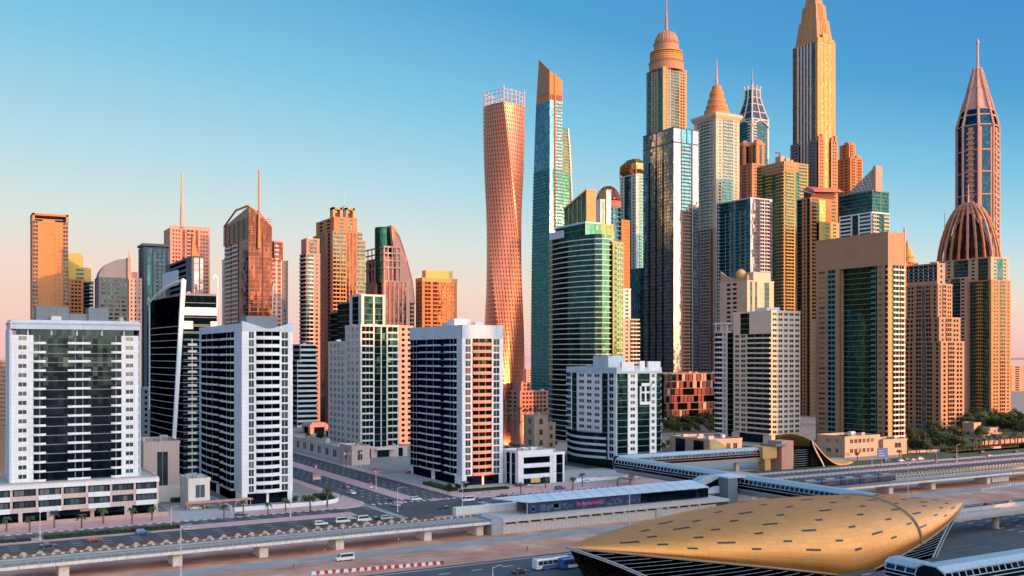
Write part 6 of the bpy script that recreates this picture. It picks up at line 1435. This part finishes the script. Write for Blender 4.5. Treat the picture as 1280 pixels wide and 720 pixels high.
def vehicle(kind, paint, x, y, rz, label, group=None, cat=None):
    key = (kind, paint); nm = {"car": "parked_car" if False else "saloon_car", "suv": "large_car", "van": "minibus"}[kind]
    if key not in CARP: CARP[key] = o = car_proto(nm, kind, paint); o.location = (x, y, .02); o.rotation_euler = (0, 0, rz); tag(o, label, cat or ("van" if kind == "van" else "car"), group)
    else: o = copy_tree(CARP[key], (x, y, .02), rz, label); o["category"] = cat or ("van" if kind == "van" else "car")
    return o
V = lambda k_, c, px, py, rz, lab: vehicle(k_, c, *gp(px, py), rz, lab)
V("suv", "m_carwhite", 401, 657, 0, "white estate car driving furthest left on the road above the viaduct")
V("van", "m_carwhite", 428, 654, 0, "white minibus close behind the leftmost white car")
V("car", "m_carsilver", 438, 650, .05, "silver car half hidden behind the first white minibus")
V("van", "m_carwhite", 455, 652, 0, "white minibus in the middle of the queue at the crossing")
V("car", "m_cardark", 470, 649.5, 0, "black car ahead of the middle white minibus")
V("suv", "m_carsilver", 483, 650, 0, "pale silver car at the head of the queue by the crossing")
V("suv", "m_carwhite", 440, 618, R(-88), "white car coming down the side street beside the pink median")
V("car", "m_carpink", 433, 610, R(-88), "pink red car just behind the white one on the side street")
V("car", "m_carsilver", 494, 633, R(-70), "silver car waiting on the side street corner")
V("car", "m_cardark", 490, 628, R(-80), "dark car waiting behind the silver car at the corner")
V("van", "m_carwhite", 585, 627, R(180), "white minibus passing in front of the orange balconied tower")
V("car", "m_cardark", 598, 626, R(180), "dark car following the white minibus on the far lane")
V("car", "m_cardark", 556, 636, R(178), "dark red saloon crossing the empty junction")
V("van", "m_carwhite", 431, 701, R(180), "white van parked alone on the red sand")
V("car", "m_cardark", 301, 645, 0, "dark car in front of the second white tower")
V("car", "m_carsilver", 237, 663, 0, "silver car on the road below the gatehouse")
V("car", "m_cardark", 628, 621, R(180), "dark car on the road before the low office")
V("suv", "m_carblue", 700, 612, 0, "blue car near the low office kerb")
V("car", "m_carred", 512, 592, R(10), "small red car parked at the pinkish pavilion corner")
V("suv", "m_carsilver", 519, 577, R(180), "silver car parked at the office block entrance")
for i, (px, py, c, lab) in enumerate(((1126, 577, "m_carwhite", "white car in the traffic nearest the blue road sign"), (1134, 576.5, "m_cardark", "dark car between two white cars on the right road"), (1141, 576, "m_carsilver", "silver car in the middle of right road traffic"), (1150, 575, "m_carwhite", "white car under the dark arched pole"), (1196, 573, "m_cardark", "dark car alone on the right road"), (1228, 567, "m_cardark", "dark car at the far right end of road"), (1236, 571, "m_carsilver", "silver car at the far right end of road"), (1108, 577, "m_carblue", "blue car just right of the road sign"), (1270, 566, "m_cardark", "dark car on the road at the right edge"))):
    V("suv" if i % 2 else "car", c, px, py, 0, lab)
for i, (px, py, c, lab) in enumerate(((650, 608, "m_cardark", "dark car parked by the low office, first from its corner"), (662, 609, "m_carsilver", "silver car parked by the low office near the yellow sign"), (735, 603, "m_carwhite", "white car parked at the white wall before blue grey mid-rise"), (752, 600, "m_carred", "red car parked at the white wall before blue grey mid-rise"), (244, 637, "m_carwhite", "white car under the pink carport roof"), (256, 636, "m_cardark", "dark car under the pink carport roof"), (178, 668, "m_carblue", "blue car on the road before shop podium"), (60, 684, "m_cardark", "dark car on the road at lower left"), (118, 677, "m_carred", "red car on the road below the hedge"), (520, 626, "m_carwhite", "white car turning at the far side of the crossing"), (650, 717, "m_cardark", "dark car on the highway before the bus"), (1262, 630, "m_carsilver", "silver car on the right highway"), (1236, 634, "m_carred", "red car on the right highway"))):
    V("suv" if i % 3 == 0 else "car", c, px, py, 0, lab)
def bus(label, x, y, z, c0, c1):
    r = empty("bus", (x, y, z), label, "bus"); m = MB(); m.loft([[(0, -1.25, .4), (12, -1.25, .4), (12, 1.25, .4), (0, 1.25, .4)], [(0, -1.28, 1.3), (12, -1.28, 1.3), (12, 1.28, 1.3), (0, 1.28, 1.3)], [(.1, -1.25, 2.9), (11.7, -1.25, 2.9), (11.7, 1.25, 2.9), (.1, 1.25, 2.9)], [(.3, -1.05, 3.15), (11.5, -1.05, 3.15), (11.5, 1.05, 3.15), (.3, 1.05, 3.15)]]); m.build("body", c0, r)
    m = MB(); [m.box(.6 + 1.6 * i, s_ * 1.29 - .015, 1.5, 2.05 + 1.6 * i, s_ * 1.29 + .015, 2.6) for i in range(7) for s_ in (-1, 1)]; m.build("windows", "pane_a", r)
    m = MB(); m.box(2, -1.32, .5, 9, -1.28, 1.35); m.box(2, 1.28, .5, 9, 1.32, 1.35); m.build("side_stripe", c1, r)
    m = MB(); m.box(3, -.8, 3.15, 6, .8, 3.4); m.build("roof_unit", "grey", r)
    for x_ in (2.2, 9.4):
        for s_ in (-1, 1): m = MB(); m.tube((x_, s_ * 1.0, .48), (x_, s_ * 1.31, .48), .48, .48, 12); m.build("wheel", "tyre", r)
    return r
bus("white and blue bus on the highway at the bottom edge", *gp(668, 713), 0, "m_carwhite", "m_carblue"); bus("blue bus on the highway left of the golden station tip", *gp(700, 712, 0), 0, "m_carblue", "m_carwhite")
r = empty("cargo_container", (*gp(1240, 604), 0), "long pale green container standing on the sand at right", "container"); m = MB(); m.box(0, 0, .3, 13, 2.6, 3.1); m.build("box_body", "cool", r)
m = MB(); [m.box(.3 + i * .8, -.06, .4, .6 + i * .8, -.0, 3.0) for i in range(16)]; m.build("side_ribs", "offwhite", r); m = MB(); m.box(13.0, .2, .5, 13.06, 2.4, 2.9); m.build("door", "offwhite", r)

# ================================================================== SMALL THINGS
def barrier_proto(mat): m = MB(); m.yprism([(-.75, 0), (.75, 0), (.75, .25), (.6, .35), (.6, .95), (-.6, .95), (-.6, .35), (-.75, .25)], -.22, .22); return m.mesh("plastic_barrier", mat)
bmr, bmw = barrier_proto("m_carred"), barrier_proto("m_carwhite")
bx0, by0 = gp(392, 718.5); bx1, by1 = gp(552, 705.5)
for i in range(34):
    q = i / 33; me_ = bmr if i % 2 else bmw; o = bpy.data.objects.new("plastic_barrier", me_); COL.objects.link(o); o.location = (bx0 + (bx1 - bx0) * q, by0 + (by1 - by0) * q + random.uniform(-.15, .15), 0); o.rotation_euler = (0, 0, math.atan2(by1 - by0, bx1 - bx0) + random.uniform(-.05, .05))
    tag(o, ("red" if i % 2 else "white") + " plastic barrier in the row between sand and highway", "barrier", "red and white road barriers")
bx0, by0 = gp(1228, 613); bx1, by1 = gp(1286, 604)
for i in range(18):
    q = i / 17; o = bpy.data.objects.new("plastic_barrier", bmw); COL.objects.link(o); o.location = (bx0 + (bx1 - bx0) * q, by0 + (by1 - by0) * q, 0); tag(o, "white plastic barrier in the row beside the right highway", "barrier", "white barriers at the right"); o.rotation_euler = (0, 0, .3)
def lamp(label, px, py, ytop, arm=2.4, sg=1):
    x, y = gp(px, py); Y = w2c(x, y)[1]; h_ = zat(ytop, Y); r = empty("street_lamp", (x, y, 0), label, "street lamp"); m = MB(); m.tube((0, 0, 0), (0, 0, h_), .16, .09, 8); m.lathe([(.3, 0), (.3, .5), (.16, .6)], 0, 0, 8); m.build("pole", "offwhite", r)
    m = MB(); m.path([(0, 0, h_ - .2), (sg * arm * .6, -.2, h_ + .25), (sg * arm, -.2, h_ + .3)], .07, 5); m.build("arm", "offwhite", r); m = MB(); m.box(sg * arm - .45, -.38, h_ + .2, sg * arm + .45, -.02, h_ + .38); m.build("lamp_head", "grey", r); return r
for a in (("tall thin lamp rising over the viaduct at lower left", 226, 722, 657), ("tall lamp pole standing before the tram stop advert", 787, 668, 612), ("lamp pole before the sand on the right, above golden roof", 1135, 622, 580), ("lamp pole at the kerb before podium", 50, 676, 640), ("lamp pole near the driveway below gatehouse", 214, 661, 634), ("lamp pole at the left edge of the curved corner", 363, 646, 618), ("lamp pole at the junction below orange balconied tower", 578, 633, 604), ("lamp pole on the traffic island by the crossing", 497, 640, 610), ("short lamp at the highway edge, bottom centre", 616, 722, 709), ("lamp pole on the pavement before the low office", 688, 618, 590), ("lamp pole on the pink median by side street", 470, 612, 590), ("lamp pole at far right road", 1196, 578, 556), ("lamp pole between the road sign and shell entrance", 1090, 583, 560), ("small lamp at bottom left sand beside viaduct", 455, 664, 652)): lamp(*a)
def person_mesh():
    me_ = bpy.data.meshes.new("person"); v = [(0, 0, .95), (0, 0, 1.2), (0, 0, 1.42), (0, 0, 1.52), (0, .02, 1.66), (-.09, 0, .9), (-.11, .08, .5), (-.1, .02, .06), (-.1, .14, .03), (.09, 0, .9), (.1, -.1, .5), (.1, -.22, .08), (.1, -.1, .03), (-.19, 0, 1.4), (-.25, -.06, 1.12), (-.24, .04, .86), (.19, 0, 1.4), (.25, .06, 1.12), (.24, .1, .86)]
    e_ = [(0, 1), (1, 2), (2, 3), (3, 4), (0, 5), (5, 6), (6, 7), (7, 8), (0, 9), (9, 10), (10, 11), (11, 12), (2, 13), (13, 14), (14, 15), (2, 16), (16, 17), (17, 18)]
    rad = [.14, .13, .15, .06, .11, .1, .075, .05, .04, .1, .075, .05, .04, .06, .045, .035, .06, .045, .035]; me_.from_pydata(v, e_, []); return me_, rad
def person(label, px, py, mat, rz, top):
    me_, rad = person_mesh(); me_.materials.append(MATS[mat]); o = bpy.data.objects.new("person", me_); COL.objects.link(o); x, y = gp(px, py); o.location = (x, y, .0); o.rotation_euler = (0, 0, rz); md = o.modifiers.new("skin", "SKIN"); sv = me_.skin_vertices[0].data if me_.skin_vertices else None
    if sv is None:
        with bpy.context.temp_override(object=o, active_object=o): bpy.ops.mesh.customdata_skin_add(); sv = me_.skin_vertices[0].data
    for i, r_ in enumerate(rad): sv[i].radius = (r_, r_)
    sv[0].use_root = True; o.modifiers.new("sub", "SUBSURF").render_levels = 1; tag(o, label, "person")
    m = MB(); m.lathe([(.05, 1.70), (.115, 1.66), (.125, 1.74), (.09, 1.80), (.02, 1.82)], 0, .02, 10); m.build("hair", "black", o)
    m = MB(); m.lathe([(.17, .92), (.175, 1.1), (.2, 1.38), (.1, 1.47)], 0, 0, 10); m.build("shirt", top, o); return o
plain("m_skin", (.32, .18, .12), .6)
for i, (px, py, top, lab) in enumerate(((386, 693, "navy", "person in dark blue walking on the grey path, left one"), (391, 692.5, "navy", "person in dark blue walking on the grey path, right one"), (406, 692, "yellow", "person in a yellow vest walking on the path"), (367, 712, "m_carblue", "person in blue standing on the red sand"), (498, 678, "white", "person in white standing under the viaduct"), (659, 690, "black", "person in black on the sand near highway"), (641, 620, "black", "person in black on the pink pavement by low office"), (612, 618, "dgrey", "person in grey at the orange tower corner"), (604, 617, "black", "person in black at the orange tower corner"), (560, 619, "dgrey", "person in grey beside the planting bed"), (426, 622, "black", "person on the curved corner pavement"))):
    person(lab, px, py, "m_skin", random.uniform(0, 6), top)
def flagpole(px, py, i):
    x, y = gp(px, py); r = empty("flagpole", (x, y, 5.2 * 0), "white flagpole in the row before the office block podium", "flagpole", "flagpoles by the office block"); m = MB(); m.tube((0, 0, 0), (0, 0, 9), .09, .05, 6); m.build("pole", "white", r); m = MB(); m.hexa([(.05, -.02, 7.4), (1.4, .25, 7.2), (1.4, .29, 7.2), (.05, .02, 7.4), (.05, -.02, 8.8), (1.4, .25, 8.5), (1.4, .29, 8.5), (.05, .02, 8.8)]); m.build("flag", "rose" if i % 2 else "cool", r)
for i in range(5): flagpole(430 + i * 5.2, 586 - i * .3, i)
# blue road sign, arched poles, small hoardings
r = empty("road_sign", (*gp(1103, 583), 0), "large blue road sign on a post beside the right road", "road sign"); Y = w2c(*gp(1103, 583))[1]
m = MB(); z0, z1 = zat(572, Y), zat(560, Y); m.box(-4.2, -.15, z0, 4.2, .05, z1); p = m.build("sign_panel", "m_carblue", r); m = MB(); [m.box(-3.2, -.18, z0 + 1.0 + 1.3 * i, 1.6 - i, -.151, z0 + 1.16 + 1.3 * i) for i in range(3)]; m.build("sign_lines", "cool", p); m = MB(); m.tube((-.2, .2, 0), (-.2, .2, z1), .2, .16, 8); m.build("post", "metal", r)
for lab, px, py, rt in (("dark arched pole standing behind the tram stop canopy", 772, 614, -1), ("dark arched pole over traffic on the right road", 1170, 578, 1)):
    x, y = gp(px, py); r = empty("arched_pole", (x, y, 0), lab, "gantry"); h_ = 6; L_ = 8; m = MB(); m.path([(0, 0, 0), (0, 0, h_ - 1.5), (-rt * .6, 0, h_ - .4), (-rt * 1.8, 0, h_), (-rt * L_, 0, h_ + (.0 if rt > 0 else -1.2))], .42, 8); m.build("pole", "dgrey", r); m = MB(); m.box(-.7, -.7, 0, .7, .7, .35); m.build("base", "concrete", r)
for lab, px, py, w_, h_, c in (("pink and white hoarding at the side street edge", 396, 601, 4, 3.4, "rose"), ("small pink advert stand on the street median", 464, 612, 1.6, 3, "m_carpink"), ("small pink advert stand near the parked red car", 469, 592, 1.6, 3, "m_carpink"), ("white utility cabinet at the junction corner", 584, 641, 1.6, 2.2, "white"), ("pink advert stand by the side street bend", 395, 586, 1.4, 2.6, "m_carpink")):
    x, y = gp(px, py); r = empty("advert_stand", (x, y, 0), lab, "sign"); m = MB(); m.box(-w_ / 2, -.12, .5, w_ / 2, .12, h_); m.build("panel", c, r); m = MB(); m.box(-w_ / 2 + .2, -.1, 0, -w_ / 2 + .4, .1, .5); m.box(w_ / 2 - .4, -.1, 0, w_ / 2 - .2, .1, .5); m.build("feet", "metal", r); m = MB(); m.box(-w_ / 2 + .15, -.15, .7, w_ / 2 - .15, -.121, h_ * .55); m.build("lower_print", "offwhite", r)
x, y = s_at(618, 296), 296
m = MB(); m.box(0, 0, 5.0, 11, 6, 6.4); tag(m.build("covered_stack", "m_carpink"), "pink covered stack at the end of the tram viaduct", "tarpaulin"); m = MB(); m.loft([[(q_, w_, z_) for q_, w_ in poly_box(12, 0, 17, 5)] for z_ in (5.0, 5.8)]);
